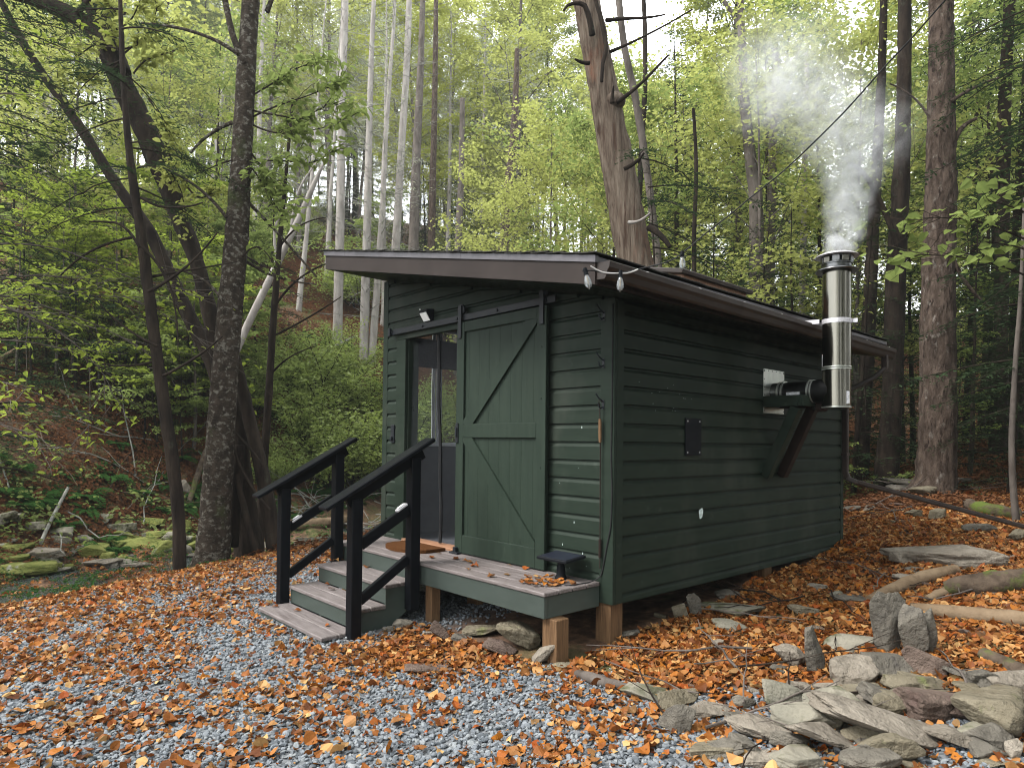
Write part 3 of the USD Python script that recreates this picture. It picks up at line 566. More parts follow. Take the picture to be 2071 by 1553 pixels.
for k in range(nC):
    x1, x0 = cx_[k], cx_[k + 1] - .03; n = 40; ys = np.linspace(RY0 - .028 - rr.random() * .012, RY1 + .02, n); v = []
    for yy in ys:
        wob = rr.uniform(-.004, .004)
        for xx, o in ((x1, .186 + .016 + wob), (x1, .186 + .008 + wob), (x0, .185), (x0, .189)): v.append((xx, yy, rz(xx, o)))
    f = []
    for i in range(n - 1):
        for a in range(4): f.append((i * 4 + a, i * 4 + (a + 1) % 4, i * 4 + 4 + (a + 1) % 4, i * 4 + 4 + a))
    f += [(0, 3, 2, 1), (n * 4 - 4, n * 4 - 3, n * 4 - 2, n * 4 - 1)]
    obj('shingle_course', (np.array(v), np.array(f)[:, ::-1]), G['shingle'], roof)
# skylight
sx, sy = -.62, 1.55; zc = rz(sx, .19)
RS = np.stack([unit(np.array([1, 0, -SL])), [0, 1, 0], unit(np.array([SL, 0, 1]))], 1)
sk = obj('skylight', MB().obox((-.62, 1.90, rz(-.62, .28)), (.56, 1.10, .22), RS).mesh(), G['sill'], cabin)
obj('skylight_cap', MB().obox((-.61, 1.90, rz(-.61, .41)), (.66, 1.24, .045), RS, .008).mesh(), G['gutter'], sk)
# gutter
gp0, gp1 = (-.585, 2.672), (4.315, 2.625)
prof = [(.000, .0), (.000, -.104), (.062, -.108), (.074, -.094), (.084, -.060), (.100, -.040), (.104, -.006), (.094, .000), (.088, -.004), (.098, -.008), (.094, -.038), (.079, -.057), (.069, -.090), (.060, -.102), (.006, -.098), (.004, 0)]
def swept(prof, y0, z0, y1, z1, x=.336):
    n = len(prof); v = [(x + a, yy, zz + b) for yy, zz in ((y0, z0), (y1, z1)) for a, b in prof]
    return np.array(v), np.array([(k, (k + 1) % n, n + (k + 1) % n, n + k) for k in range(n)])
gut = obj('gutter', swept(prof, gp0[0], gp0[1], gp1[0], gp1[1]), G['gutter'], cabin)
for y0 in (gp0[0], gp1[0] - .004):
    zz = gp0[1] + (gp1[1] - gp0[1]) * (y0 - gp0[0]) / 4.9
    obj('gutter_end_cap', prism([(.336 + a, zz + b) for a, b in prof[:9]] + [(.337, zz)], 1, y0 - .002, y0 + .002), G['gutter'], gut)
for yy in np.linspace(-.2, 4.1, 8):
    zz = gp0[1] + (gp1[1] - gp0[1]) * (yy - gp0[0]) / 4.9
    obj('gutter_hanger', MB().beam((.335, yy, zz + .004), (.440, yy, zz - .004), .022, .006).mesh(), G['wire'], gut)
for yy in (1.05, 2.7):
    zz = gp0[1] + (gp1[1] - gp0[1]) * (yy - gp0[0]) / 4.9
    obj('gutter_joint', swept([(a * 1.03 + (.001 if a > .05 else -.001), b * 1.02 - .001) for a, b in prof[:8]] + [(.088, -.002), (.004, .001)], yy - .05, zz, yy + .05, zz - .001), G['gutter'], gut)
# downspout
def pipe_box(pts, w=.062, d=.05):
    mb = MB(); pts = [np.array(p, float) for p in pts]
    for a, b in zip(pts[:-1], pts[1:]):
        e = (b - a) / np.linalg.norm(b - a); mb.beam(a - e * .012, b + e * .012, w, d, up=(0, 0, 1) if abs(e[2]) < .9 else (0, 1, 0), ch=.010)
    return mb.mesh()
e_end, _ = gp(2085, 1077)
dsp = obj('downspout', pipe_box([(.39, 4.10, 2.53), (.39, 4.10, 2.40), (.30, 4.05, 2.30), (.075, 3.93, 2.16), (.062, 3.90, 2.05), (.062, 3.90, 1.27), (.085, 3.905, 1.20), (.16, 3.93, 1.165), e_end + [0, 0, .05]]), G['spout'], cabin)
for zz in (1.45, 1.98): obj('downspout_strap', MB().box(.024, .095, 3.862, 3.938, zz, zz + .025).mesh(), G['spout'], dsp)
# things fixed on the side wall
vp = obj('vent_cover', MB().box(.0262, .037, .852, 1.080, 1.465, 1.765, .003).mesh(), G['plastic'], cabin)
for yy in (.88, 1.052):
    for zz in (1.49, 1.74): obj('screw', MB().obox((.037, yy, zz), (.005, .012, .012), np.eye(3), .002).mesh(), G['strap'], vp)
obj('paint_dab', (np.array([(.0268, 1.096 + .030 * (1 + .2 * math.sin(3 * a)) * math.cos(a), .99 + .05 * (1 + .25 * math.sin(2 * a + 1)) * math.sin(a)) for a in np.linspace(0, 6.28, 15)[:-1]] + [(.0270, 1.096, .99)]), np.array([(k, (k + 1) % 14, 14) for k in range(14)])), G['caulk'], cabin)
for k in range(14):
    a = rk.uniform(.25, .95); zz = rk.uniform(1.80, 2.05)
    obj('paint_spot', MB().obox((.0262, a, zz), (.002, .005, .004), np.eye(3), .001).mesh(), G['caulk'], cabin)
for k in range(11):
    a = rk.uniform(-.56, -.14); zz = rk.choice([rk.uniform(.60, .72), rk.uniform(.6, .8), rk.uniform(.9, 1.7)])
    obj('paint_spot', MB().obox((a, -.0255, zz), (.004, .002, rk.choice([.004, .005, .016])), np.eye(3), .001).mesh(), G['caulk'], cabin)
# coat hooks and the long tool hanging by the corner
for zz in (2.473, 2.131, 1.834):
    t_ = np.linspace(0, 1, 10); hk = MB().box(-.085, -.062, -.031, -.0265, zz - .035, zz + .035, .002)
    hk.tube([(-.074, -.03, zz + .02), (-.078, -.075, zz + .045), (-.083, -.10, zz + .075)], .0055, 6).tube([(-.074, -.03, zz - .015), (-.074, -.06, zz - .03), (-.076, -.075, zz - .012), (-.078, -.08, zz + .008)], .0055, 6)
    obj('coat_hook', hk.mesh(), G['iron'], cabin)
pole = thing('hooked_pole', 'thin pole with wooden grip hanging on the corner trim by the wall hooks', 'pole')
obj('rod', MB().tube([(-.078, -.062, 1.83), (-.078, -.05, 1.55), (-.077, -.045, .66)], .0045, 8).tube([(-.078, -.062, 1.83), (-.076, -.075, 1.855), (-.075, -.06, 1.87), (-.076, -.045, 1.85)], .003, 6).mesh(), G['redwood'], pole)
obj('grip', MB().tube([(-.078, -.058, 1.73), (-.078, -.056, 1.70), (-.078, -.054, 1.60), (-.078, -.053, 1.56)], [.009, .012, .012, .009], 10).mesh(), G['post'], pole)
obj('lower_sleeve', MB().tube([(-.077, -.0465, .87), (-.077, -.0465, .74)], .011, 8).mesh(), G['redwood'], pole)
# wall lamp
R_ = np.stack([unit(np.array([1, 0, 0])), unit(np.array([0, .8, .6])), unit(np.array([0, -.6, .8]))], 1)
lamp = thing('wall_light', 'small black solar wall light with a white panel above the doorway', 'light', (-2.245, -.024, 2.765))
obj('housing', MB().add(*prism([(0, .055), (-.085, .045), (-.085, .02), (-.03, -.06), (0, -.06)], 0, -.06, .06)).mesh(), G['plastic'], lamp)
obj('light_panel', MB().obox((0, -.062, -.022), (.104, .008, .088), np.stack([[1, 0, 0], unit(np.array([0, .80, .55])), unit(np.array([0, -.55, .80]))], 1), .002).mesh(), G['lens'], lamp)
obj('sensor', lathe([(0, 0), (.010, 0), (.009, .008), (0, .011)], (-.045, -.088, .046), 10), G['lens'], lamp)

# support posts of the cabin
for (xx, yy, s_) in ((-.075, .06, .14), (-1.6, .08, .14), (-2.95, .08, .14), (-.075, 2.3, .14), (-.075, 3.8, .14), (-1.6, 2.2, .14), (-2.95, 2.2, .14), (-2.95, 3.8, .14)):
    z0 = float(ground(xx, yy)) - .15
    if z0 < .38: obj('support_post', MB().box(xx - s_ / 2, xx + s_ / 2, yy - s_ / 2, yy + s_ / 2, z0, .414, .006).mesh(), G['post'], cabin)

# ================================================================== stove pipe
ch = thing('stove_chimney', 'shiny stainless steel stove pipe rising beside the side wall from a green bracket', 'chimney', (.6, 2.333, 1.888))
def cz(z): return z - 1.888
r0 = .117
obj('lower_pipe', lathe([(0, 0), (r0 - .004, 0), (r0, .004), (r0, cz(2.235)), (0, cz(2.235))], n=48), G['steel'], ch, 40)
obj('upper_pipe', lathe([(0, cz(2.237)), (r0, cz(2.237)), (r0, cz(3.09)), (0, cz(3.09))], n=48), G['steel'], ch, 40)
for zz in (1.893, 2.228, 2.246): obj('pipe_ring', lathe([(r0 - .01, cz(zz) - .006), (r0 + .004, cz(zz) - .006), (r0 + .006, cz(zz)), (r0 + .004, cz(zz) + .006), (r0 - .01, cz(zz) + .006)], n=48), G['galv'], ch, 40)
st_ = obj('support_strap', lathe([(r0 + .001, cz(2.628)), (r0 + .004, cz(2.628)), (r0 + .004, cz(2.668)), (r0 + .001, cz(2.668))], n=40), G['strap'], ch)
obj('strap_arm', MB().beam((-.10, -.124, cz(2.648)), (-.43, -.14, cz(2.655)), .003, .038).beam((.115, .03, cz(2.648)), (.165, .03, cz(2.648)), .006, .036).mesh(), G['strap'], st_)
obj('lower_flange', lathe([(r0 - .02, cz(3.088)), (.172, cz(3.088)), (.176, cz(3.094)), (.172, cz(3.102)), (.13, cz(3.118)), (.08, cz(3.12))], n=48), G['dark_steel'], ch, 40)
obj('cap_collar', lathe([(.08, cz(3.118)), (.118, cz(3.119)), (.118, cz(3.150)), (.128, cz(3.152)), (.128, cz(3.162)), (.08, cz(3.162))], n=48), G['dark_steel'], ch, 40)
for k in range(10):
    a0 = k * 2 * math.pi / 10; R__ = np.array([[math.cos(a0), -math.sin(a0), 0], [math.sin(a0), math.cos(a0), 0], [0, 0, 1]])
    obj('cap_louvre', MB().obox(R__ @ [.127, 0, cz(3.193)], (.006, .058, .060), R__, .002).mesh(), G['steel'] if k % 2 else G['dark_steel'], ch)
obj('cap_core', lathe([(0, cz(3.163)), (.085, cz(3.163)), (.085, cz(3.215)), (0, cz(3.215))], n=24), G['cable'], ch)
obj('cap_lid', lathe([(0, cz(3.266)), (.06, cz(3.264)), (.13, cz(3.248)), (.172, cz(3.228)), (.178, cz(3.221)), (.174, cz(3.219)), (.12, cz(3.223)), (0, cz(3.224))][::-1], n=48), G['strap'], ch, 40)
def xtube(x0, x1, r, z, y=2.333):
    a = np.linspace(0, 2 * np.pi, 37)[:-1]
    return tube([(x0 - .6, 0, cz(z)), ((x0 + x1) / 2 - .6, 0, cz(z)), (x1 - .6, 0, cz(z))], r, 36)
obj('elbow_pipe', xtube(.03, .55, .094, 2.045), G['dark_steel'], ch, 40)
v, f = xtube(.405, .56, np.array([.101, .108, .114]), 2.045); obj('tee_branch', (v, f), G['dark_steel'], ch, 40)
for x_ in (.10, .135, .375, .405): obj('pipe_ring', xtube(x_ - .006, x_ + .006, .106, 2.045), G['galv'], ch, 40)
pl_ = obj('wall_plate', MB().box(-.5755, -.5715, -.205, .20, cz(1.852), cz(2.262), .0015).mesh(), G['galv'], ch)
for k in range(6):
    for yy, zz in ((-.19, cz(1.875) + k * .073), (.185, cz(1.875) + k * .073), (-.19 + .075 * k, cz(2.248))):
        obj('screw', MB().obox((-.570, yy, zz), (.004, .010, .010), np.eye(3), .002).mesh(), G['dark_steel'], pl_)
def sticker(mesh, name='sticker', parent=ch): return obj(name, mesh, G['sticker'], parent)
def arc_patch(r, a0, a1, z0, z1, n=8):
    a = np.linspace(a0, a1, n); v = [(r * math.cos(t), r * math.sin(t), z) for t in a for z in (z0, z1)]
    return np.array(v), np.array([(2 * k, 2 * k + 2, 2 * k + 3, 2 * k + 1) for k in range(n - 1)])
ac = math.atan2(CAM[1] - 2.333, CAM[0] - .6)
sticker(arc_patch(r0 + .0015, ac + .72, ac + 1.05, cz(1.92), cz(2.03)))
sticker(arc_patch(r0 + .0015, ac - 1.5, ac - 1.25, cz(2.25), cz(2.36)))
tz = cz(2.045); aa = np.linspace(-2.2, -1.2, 8); v = np.array([(xx - .6, .0995 * math.cos(t), tz + .0995 * math.sin(t)) for t in np.linspace(math.pi * 1.02, math.pi * 1.30, 8) for xx in (.19, .315)])
sticker((v, np.array([(2 * k, 2 * k + 1, 2 * k + 3, 2 * k + 2) for k in range(7)])))
# bracket: two arms and two braces
for nm, y0, y1, mt in (('near', -.215, -.125, G['green']), ('far', .10, .19, G['redwood'])):
    arm = obj('bracket_arm', MB().box(-.572, -.245, y0, y1, cz(1.905), cz(2.005)).mesh(), mt, ch)
    ym = (y0 + y1) / 2
    obj('bracket_brace', MB().beam((-.275, ym, cz(1.895)), (-.565, ym, cz(1.26)), .088, .085, up=(1, 0, 0)).mesh(), mt, ch, label=None if nm == 'near' else 'dark red brace behind the green one')
obj('bracket_end', MB().box(-.244, -.205, -.215, .19, cz(1.905), cz(2.005)).mesh(), G['green'], ch)
obj('bracket_block', MB().box(-.204, -.12, .02, .13, cz(1.86), cz(1.98), .02).mesh(), G['redwood'], ch)

# ================================================================== deck
deck = thing('deck', 'narrow deck of weathered grey boards along the front of the cabin', 'deck')
ys = np.linspace(-.598, -.028, 5)
DX_L, DX_R = -3.03, -.085
for k in range(4):
    cuts = [DX_L, DX_R] if k < 3 else [DX_L, -.33, DX_R]
    for a, b in zip(cuts[:-1], cuts[1:]):
        obj('deck_board', MB().box(a, b - (.004 if b < DX_R else rk.uniform(0, .006)), ys[k] + .003, ys[k + 1] - .003, DZ - .028, DZ + rk.uniform(-.001, .001), .005).mesh(), G['deck'], deck)
obj('rim_board', MB().box(DX_L + .01, DX_R - .01, -.585, -.550, .385, DZ - .0285).mesh(), G['green_deck'], deck)
obj('end_board', MB().box(DX_R - .045, DX_R - .010, -.5495, -.027, .385, DZ - .0285).mesh(), G['green_deck'], deck)
obj('end_board', MB().box(DX_L + .01, DX_L + .045, -.5495, -.027, .385, DZ - .0285).mesh(), G['green_deck'], deck)
for xx in (-.8, -1.5, -2.2): obj('joist', MB().box(xx, xx + .04, -.549, -.03, .39, DZ - .029).mesh(), G['inside'], deck)
for xx in (-.135, -1.475, -2.90):
    obj('deck_post', MB().box(xx - .045 if xx < -1 else xx - .018, xx + .045 if xx < -1 else xx + .135 - .018, -.545, -.545 + (.09 if xx < -1 else .12), float(ground(xx, -.5)) - .2, .384 + (.0), .005).mesh(), G['post'], deck)

# ================================================================== steps with railings
stp = thing('steps', 'three wooden steps with black railings leading up to the deck', 'steps')
SX0, SX1 = -2.815, -1.612
tops, fronts = [.078, .239, .400], [-1.416, -1.144, -.872]
for k, (zt, yf) in enumerate(zip(tops, fronts)):
    yb = yf + .285 if k < 2 else -.588
    ym = (yf + yb) / 2
    obj('tread_board', MB().box(SX0, SX1, yf, ym - .002, zt - .032, zt, .006).mesh(), G['deck'], stp)
    obj('tread_board', MB().box(SX0, SX1, ym + .002, yb, zt - .032, zt + .001, .006).mesh(), G['deck'], stp)
    obj('riser', MB().box(SX0 + .012, SX1 - .012, yf + .014, yf + .044, zt - .155 if k else -.08, zt - .0325).mesh(), G['green_deck'], stp)
    if k == 0: obj('side_board', MB().box(SX1 - .046, SX1 - .012, yf + .045, yf + .33, -.08, zt - .0325).mesh(), G['green_deck'], stp)
for x0 in (SX0 + .012, SX1 - .046, -2.23):
    poly = [(-1.10, -.06), (-.96, -.06), (-.55, .24), (-.55, .366), (-.855, .366), (-.855, .206), (-1.128, .206), (-1.128, -.06)]
    obj('stringer', prism(poly, 0, x0 + .0005, x0 + .0335), G['green_deck'], stp)
def railing(xc, so):
    xa, xb = xc - .045, xc + .045
    obj('rail_post', MB().box(xa, xb, -1.222, -1.132, float(ground(xc, -1.18)) - .1, 1.105, .005).mesh(), G['black'], stp)
    obj('rail_post', MB().box(xa, xb, -.692, -.602, .18, 1.42, .005).mesh(), G['black'], stp)
    p0, p1 = np.array([xc, -1.445, 1.045]), np.array([xc, -.478, 1.572])
    d = unit(p1 - p0); n = np.cross([1, 0, 0], d)
    obj('handrail', MB().beam(p0, p1, .135, .036, ch=.008).mesh(), G['black'], stp)
    o = -n * .0185
    ins = p0 + d * .19 + (-n if n[2] > 0 else n) * .062; oue = p1 - d * .125 + (-n if n[2] > 0 else n) * .062
    obj('rail_board', MB().beam(ins + [0, 0, 0], oue, .038, .086).mesh(), G['black'], stp)
    for (za, zb, hh) in ((.815, 1.055, .10), (.385, .655, .09)):
        s_ = (zb - za) / .41
        a, b = np.array([xc, -1.131, za - .012 - .052]), np.array([xc, -.693, zb - .005 - .052])
        obj('middle_rail', MB().beam(a, b, .038, hh * math.cos(math.atan(s_))).mesh(), G['black'], stp)
railing(-1.562, 1); railing(-2.862, -1)
# small lights on the railings
def rail_light(x, y, z, label, ok=True):
    t = thing('rail_light', label, 'light', (x, y, z))
    mbx = MB().obox((0, 0, .012), (.045, .11, .02), np.stack([[1, 0, 0], unit(np.array([0, 1, .585])), unit(np.array([0, -.585, 1]))], 1), .005)
    obj('housing', mbx.mesh(), G['strap'] if ok else G['redwood'], t)
    obj('lens', MB().obox((0, -.005, .0255), (.03, .07, .006), np.stack([[1, 0, 0], unit(np.array([0, 1, .585])), unit(np.array([0, -.585, 1]))], 1), .002).mesh(), G['lens'] if ok else G['cell'], t)
rail_light(-1.562, -.76, 1.005, 'small pale light fixed on the near railing')
rail_light(-2.862, -1.06, .815, 'weathered red-brown light on the far railing')

# doormat, solar lamp with cable, string of bulbs
mat_ = trimesh.creation.box((.60, .40, .028)); 
th = np.linspace(0, np.pi, 16); poly = [(-.31, 0), (.31, 0)] + [(.31 * math.cos(t), -.17 - .19 * math.sin(t)) for t in th]
o_ = prism(poly, 2, DZ + .002, DZ + .03)
obj('doormat', (o_[0] + [-2.16, -.10, 0], o_[1]), G['coir'], label='half round brown coir doormat at the top of the steps', cat='doormat')
so = thing('solar_lamp', 'black solar panel lamp standing on the deck beside the door', 'lamp', (-.345, -.165, DZ))
obj('base', lathe([(0, 0), (.045, 0), (.045, .010), (.034, .03), (.030, .09), (.022, .112), (0, .112)], n=24), G['plastic'], so, 40)
Rs = np.stack([[1, 0, 0], unit(np.array([0, 1, .1])), unit(np.array([0, -.1, 1]))], 1)
pn = obj('panel', MB().obox((0, 0, .158), (.30, .215, .022), Rs, .005).mesh(), G['plastic'], so)
obj('cell', MB().obox((0, -.001, .1705), (.27, .185, .003), Rs, .001).mesh(), G['cell'], pn)
obj('neck', MB().obox((0, 0, .13), (.04, .05, .05), np.eye(3), .006).mesh(), G['plastic'], so)
cb = spline([(-.30, -.20, DZ + .006), (-.22, -.33, DZ + .006), (-.13, -.29, DZ + .006), (-.105, -.12, DZ + .008), (-.075, -.034, DZ + .05), (-.03, -.033, .80), (.012, -.034, 1.0), (.018, -.034, 1.2), (.008, -.034, 1.5), (.012, -.034, 1.9), (.012, -.034, 2.55)], 60)
obj('cable', MB().tube(cb, .0045, 6).mesh(), G['cable'], label='thin black cable running from the solar lamp up the corner trim', cat='cable')
# ================================================================== trees: kinds
def limb_path(r, base, az, el, L, n=7, up=.25, wob=.06):
    p = [np.array(base, float)]; d = np.array([math.cos(az) * math.cos(el), math.sin(az) * math.cos(el), math.sin(el)])
    for k in range(n - 1):
        d = unit(d + np.array([0, 0, up / n]) + r.normal(0, wob, 3)); p.append(p[-1] + d * L / (n - 1))
    return np.array(p)

def leaf_cloud(r, pts, n, L, spread, flat=.45, shape=0, down=.15, W=.62, layer=0.0):
    """leaves scattered about the points of twigs"""
    k = r.integers(0, len(pts), n); pos = pts[k] + r.normal(0, 1, (n, 3)) * np.array([spread, spread, spread * flat])
    if layer: pos[:, 2] = pts[k][:, 2] + (pos[:, 2] - pts[k][:, 2]) * .5
    a = r.uniform(0, 6.283, n); d = unit(np.stack([np.cos(a), np.sin(a), r.normal(-down, .35, n)], -1)); nr = unit(np.array([0, 0, 1.0]) + r.normal(0, .45, (n, 3)))
    LL = L * r.uniform(.65, 1.25, n)
    return leaves(pos, d, nr, LL, LL * W, shape, .2)

def decid(seed, H, r0, cb, spread, nleaf, leaf, nl=26, lean=.02, shape=0, sp_=.21, up=.3):
    r = np.random.default_rng(seed)
    hs = np.linspace(0, H, 16); wob = np.cumsum(r.normal(0, .035 * H / 16, (16, 2)), 0); tp = np.stack([wob[:, 0] + lean * hs, wob[:, 1], hs], -1)
    tr = r0 * (1 - .86 * (hs / H) ** .9); tr[0] *= 1.35
    T = MB(); T.add(*tube(spline(np.c_[tp, tr], 44)[:, :3], spline(np.c_[tp, tr], 44)[:, 3], 10, True, .12, 3.0, seed))
    tips = []
    for k in range(nl):
        f = (k + r.random()) / nl; h = H * (cb + (1 - cb) * f ** 1.1) * .98; i = np.searchsorted(hs, h) - 1; i = max(0, min(14, i)); q = (h - hs[i]) / (hs[1]); base = tp[i] * (1 - q) + tp[i + 1] * q
        L = spread * (.35 + 1.0 * math.sin(math.pi * min(1, .15 + .85 * f)) ** .8) * r.uniform(.6, 1.15); az = k * 2.4 + r.normal(0, .4)
        lp = limb_path(r, base, az, r.uniform(.15, .75) + .3 * f, L, 8, up)
        rl = max(.008, r0 * (1 - .8 * h / H) * .32); T.tube(lp, np.linspace(rl, .006, 8), 4, False)
        for s in range(7):
            j = 2 + s % 6; az2 = az + r.choice([-1, 1]) * r.uniform(.4, 1.1)
            q_ = limb_path(r, lp[min(7, j)], az2, r.uniform(-.15, .45), L * r.uniform(.22, .48), 5, .1)
            T.tube(q_, np.linspace(max(.005, rl * .35), .003, 5), 3, False); tips.append(q_[1:])
        tips.append(lp[4:])
    P = np.vstack(tips); P = np.vstack([P, (P[1:] + P[:-1])[np.linalg.norm(P[1:] - P[:-1], axis=1) < 1.0] / 2])
    return T.mesh(), leaf_cloud(r, P, nleaf, leaf, sp_, .35, shape)

def bough(r, base, az, L, el, droop, dens=1.0, q=.10, wq=.34):
    """a flat feathery hemlock bough: (twig tubes, needle-spray quads)"""
    n = max(5, int(L / .12)); t = np.linspace(0, 1, n); wv = np.cumsum(r.normal(0, .03, n))
    out = t * L * math.cos(el); hz = t * L * math.sin(el) - droop * L * t ** 2
    d = np.array([math.cos(az), math.sin(az), 0]); sd = np.array([-math.sin(az), math.cos(az), 0])
    axis = np.asarray(base) + out[:, None] * d + (wv * L * .25)[:, None] * sd + hz[:, None] * np.array([0, 0, 1.0])
    m = int(L / .075 * dens); s = np.sort(r.uniform(.12, 1, m)); sides = np.where(np.arange(m) % 2, 1, -1)
    b0 = np.stack([np.interp(s, t, axis[:, k]) for k in range(3)], -1)
    ln = (.16 + .34 * L * (1 - s) ** .8 * np.minimum(1, s * 3)) * r.uniform(.6, 1.2, m); a2 = az + sides * r.uniform(.7, 1.15, m)
    d2 = np.stack([np.cos(a2), np.sin(a2), -.15 - .3 * droop + r.normal(0, .12, m)], -1)
    k = np.maximum(2, (ln / .045).astype(int)); idx = np.repeat(np.arange(m), k); u_ = np.concatenate([np.linspace(.05, 1, c) for c in k])
    pos = b0[idx] + d2[idx] * (ln[idx] * u_)[:, None]; pos[:, 2] -= .22 * ln[idx] * u_ ** 2
    sg = np.where(np.arange(len(idx)) % 2, 1, -1); a3 = a2[idx] + sg * r.uniform(.35, 1.0, len(idx))
    d3 = np.stack([np.cos(a3), np.sin(a3), r.normal(-.12, .2, len(idx))], -1)
    Lq = q * r.uniform(.6, 1.2, len(idx)) * (1.15 - .5 * u_)
    return axis, b0, b0 + d2 * ln[:, None], leaves(pos, d3, unit(np.array([0, 0, 1.0]) + r.normal(0, .3, (len(idx), 3))), Lq, Lq * wq, 0, .05)

def hemlock(seed, H, r0, cb, spread, nb, dens=1.0, q=.10, lean=0.0):
    r = np.random.default_rng(seed); hs = np.linspace(0, H, 14); wob = np.cumsum(r.normal(0, .02 * H / 14, (14, 2)), 0); tp = np.stack([wob[:, 0] + lean * hs, wob[:, 1], hs], -1)
    tr = r0 * (1 - .95 * hs / H); T = MB(); T.add(*tube(spline(np.c_[tp, tr], 36)[:, :3], spline(np.c_[tp, tr], 36)[:, 3], 9, True, .12, 4, seed)); Fo = MB()
    for k in range(nb):
        f = (k + r.random()) / nb; h = H * (cb + (1 - cb) * f); base = np.array([np.interp(h, hs, tp[:, j]) for j in range(3)])
        L = max(.25, spread * (1 - f) ** .75 * r.uniform(.55, 1.15) + .15); ax, b0, b1, q_ = bough(r, base, k * 2.4 + r.normal(0, .5), L, r.uniform(-.05, .4), r.uniform(.15, .5), dens, q)
        T.tube(ax, np.linspace(max(.006, r0 * .16 * (1 - .7 * f)), .003, len(ax)), 4, False); Fo.add(*q_)
    return T.mesh(), Fo.mesh()

def snag(seed, H, r0, cb, nb, spread, twigs=9, pine=0):
    """dead conifer: bare pale trunk, thin bare branches"""
    r = np.random.default_rng(seed); hs = np.linspace(0, H, 14); wob = np.cumsum(r.normal(0, .02 * H / 14, (14, 2)), 0); tp = np.stack([wob[:, 0], wob[:, 1], hs], -1)
    tr = r0 * (1 - .88 * hs / H); T = MB(); T.add(*tube(spline(np.c_[tp, tr], 40)[:, :3], spline(np.c_[tp, tr], 40)[:, 3], 9, True, .10, 4, seed)); B = MB(); P = []
    for k in range(nb):
        f = (k + r.random()) / nb; h = H * (cb + (.99 - cb) * f); base = np.array([np.interp(h, hs, tp[:, j]) for j in range(3)]); L = spread * (1 - .6 * f) * r.uniform(.3, 1.2)
        lp = limb_path(r, base, r.uniform(0, 6.28), r.uniform(-.25, .5), L, 6, .15, .10); B.tube(lp, np.linspace(.016, .004, 6), 3, False)
        for s in range(twigs):
            j = 1 + s % 5; q_ = limb_path(r, lp[j], r.uniform(0, 6.28), r.uniform(-.5, .6), L * r.uniform(.12, .4), 4, 0, .18); B.tube(q_, np.linspace(.007, .003, 4), 3, False); P.append(q_[1:])
    fo = leaf_cloud(r, np.vstack(P), pine, .10, .10, .6, 0, W=.25) if pine else None
    return T.mesh(), B.mesh(), fo

def sapling(seed, H, spread, nleaf, leaf, shape=1, nb=16):
    r = np.random.default_rng(seed); hs = np.linspace(0, H, 9); tp = np.stack([np.cumsum(r.normal(0, .03 * H / 9, 9)), np.cumsum(r.normal(0, .03 * H / 9, 9)), hs], -1)
    T = MB().tube(spline(np.c_[tp, np.linspace(.012 * H ** .8, .004, 9)], 20)[:, :3], np.linspace(.011 * H ** .8, .004, 20), 6); pts, nor = [], []
    for k in range(nb):
        f = .18 + .8 * (k + r.random()) / nb; base = np.array([np.interp(f * H, hs, tp[:, j]) for j in range(3)]); L = spread * (1.1 - .75 * f) * r.uniform(.6, 1.2)
        lp = limb_path(r, base, k * 2.4 + r.normal(0, .4), r.uniform(.05, .5), L, 7, -.15); T.tube(lp, np.linspace(.010, .003, 7), 4, False); pts.append(spline(lp[1:], 14))
        for s in range(5):
            q_ = limb_path(r, lp[1 + s], k * 2.4 + r.choice([-1, 1]) * r.uniform(.5, 1), r.uniform(-.1, .2), L * .45, 5, -.1); T.tube(q_, np.linspace(.005, .002, 5), 3, False); pts.append(spline(q_, 9))
    return T.mesh(), leaf_cloud(r, np.vstack(pts), nleaf, leaf, .07, .35, shape, .2, .55)

def bush(seed, H, Rr, nleaf, leaf):
    r = np.random.default_rng(seed); T = MB(); pts = []
    for k in range(26):
        a = r.uniform(0, 6.28); lp = limb_path(r, (r.normal(0, .15), r.normal(0, .15), 0), a, r.uniform(.5, 1.4), H * r.uniform(.6, 1.15), 7, .1, .12); lp[:, :2] *= Rr / H * 1.2
        T.tube(lp, np.linspace(.014, .004, 7), 4, False); pts.append(spline(lp[2:], 10))
        for s in range(4): q_ = limb_path(r, lp[2 + s], a + r.normal(0, .9), r.uniform(0, .8), H * .3, 4, .1, .15); T.tube(q_, np.linspace(.006, .003, 4), 3, False); pts.append(spline(q_, 6))
    return T.mesh(), leaf_cloud(r, np.vstack(pts), nleaf, leaf, .11, .8, 0, .0, .5)

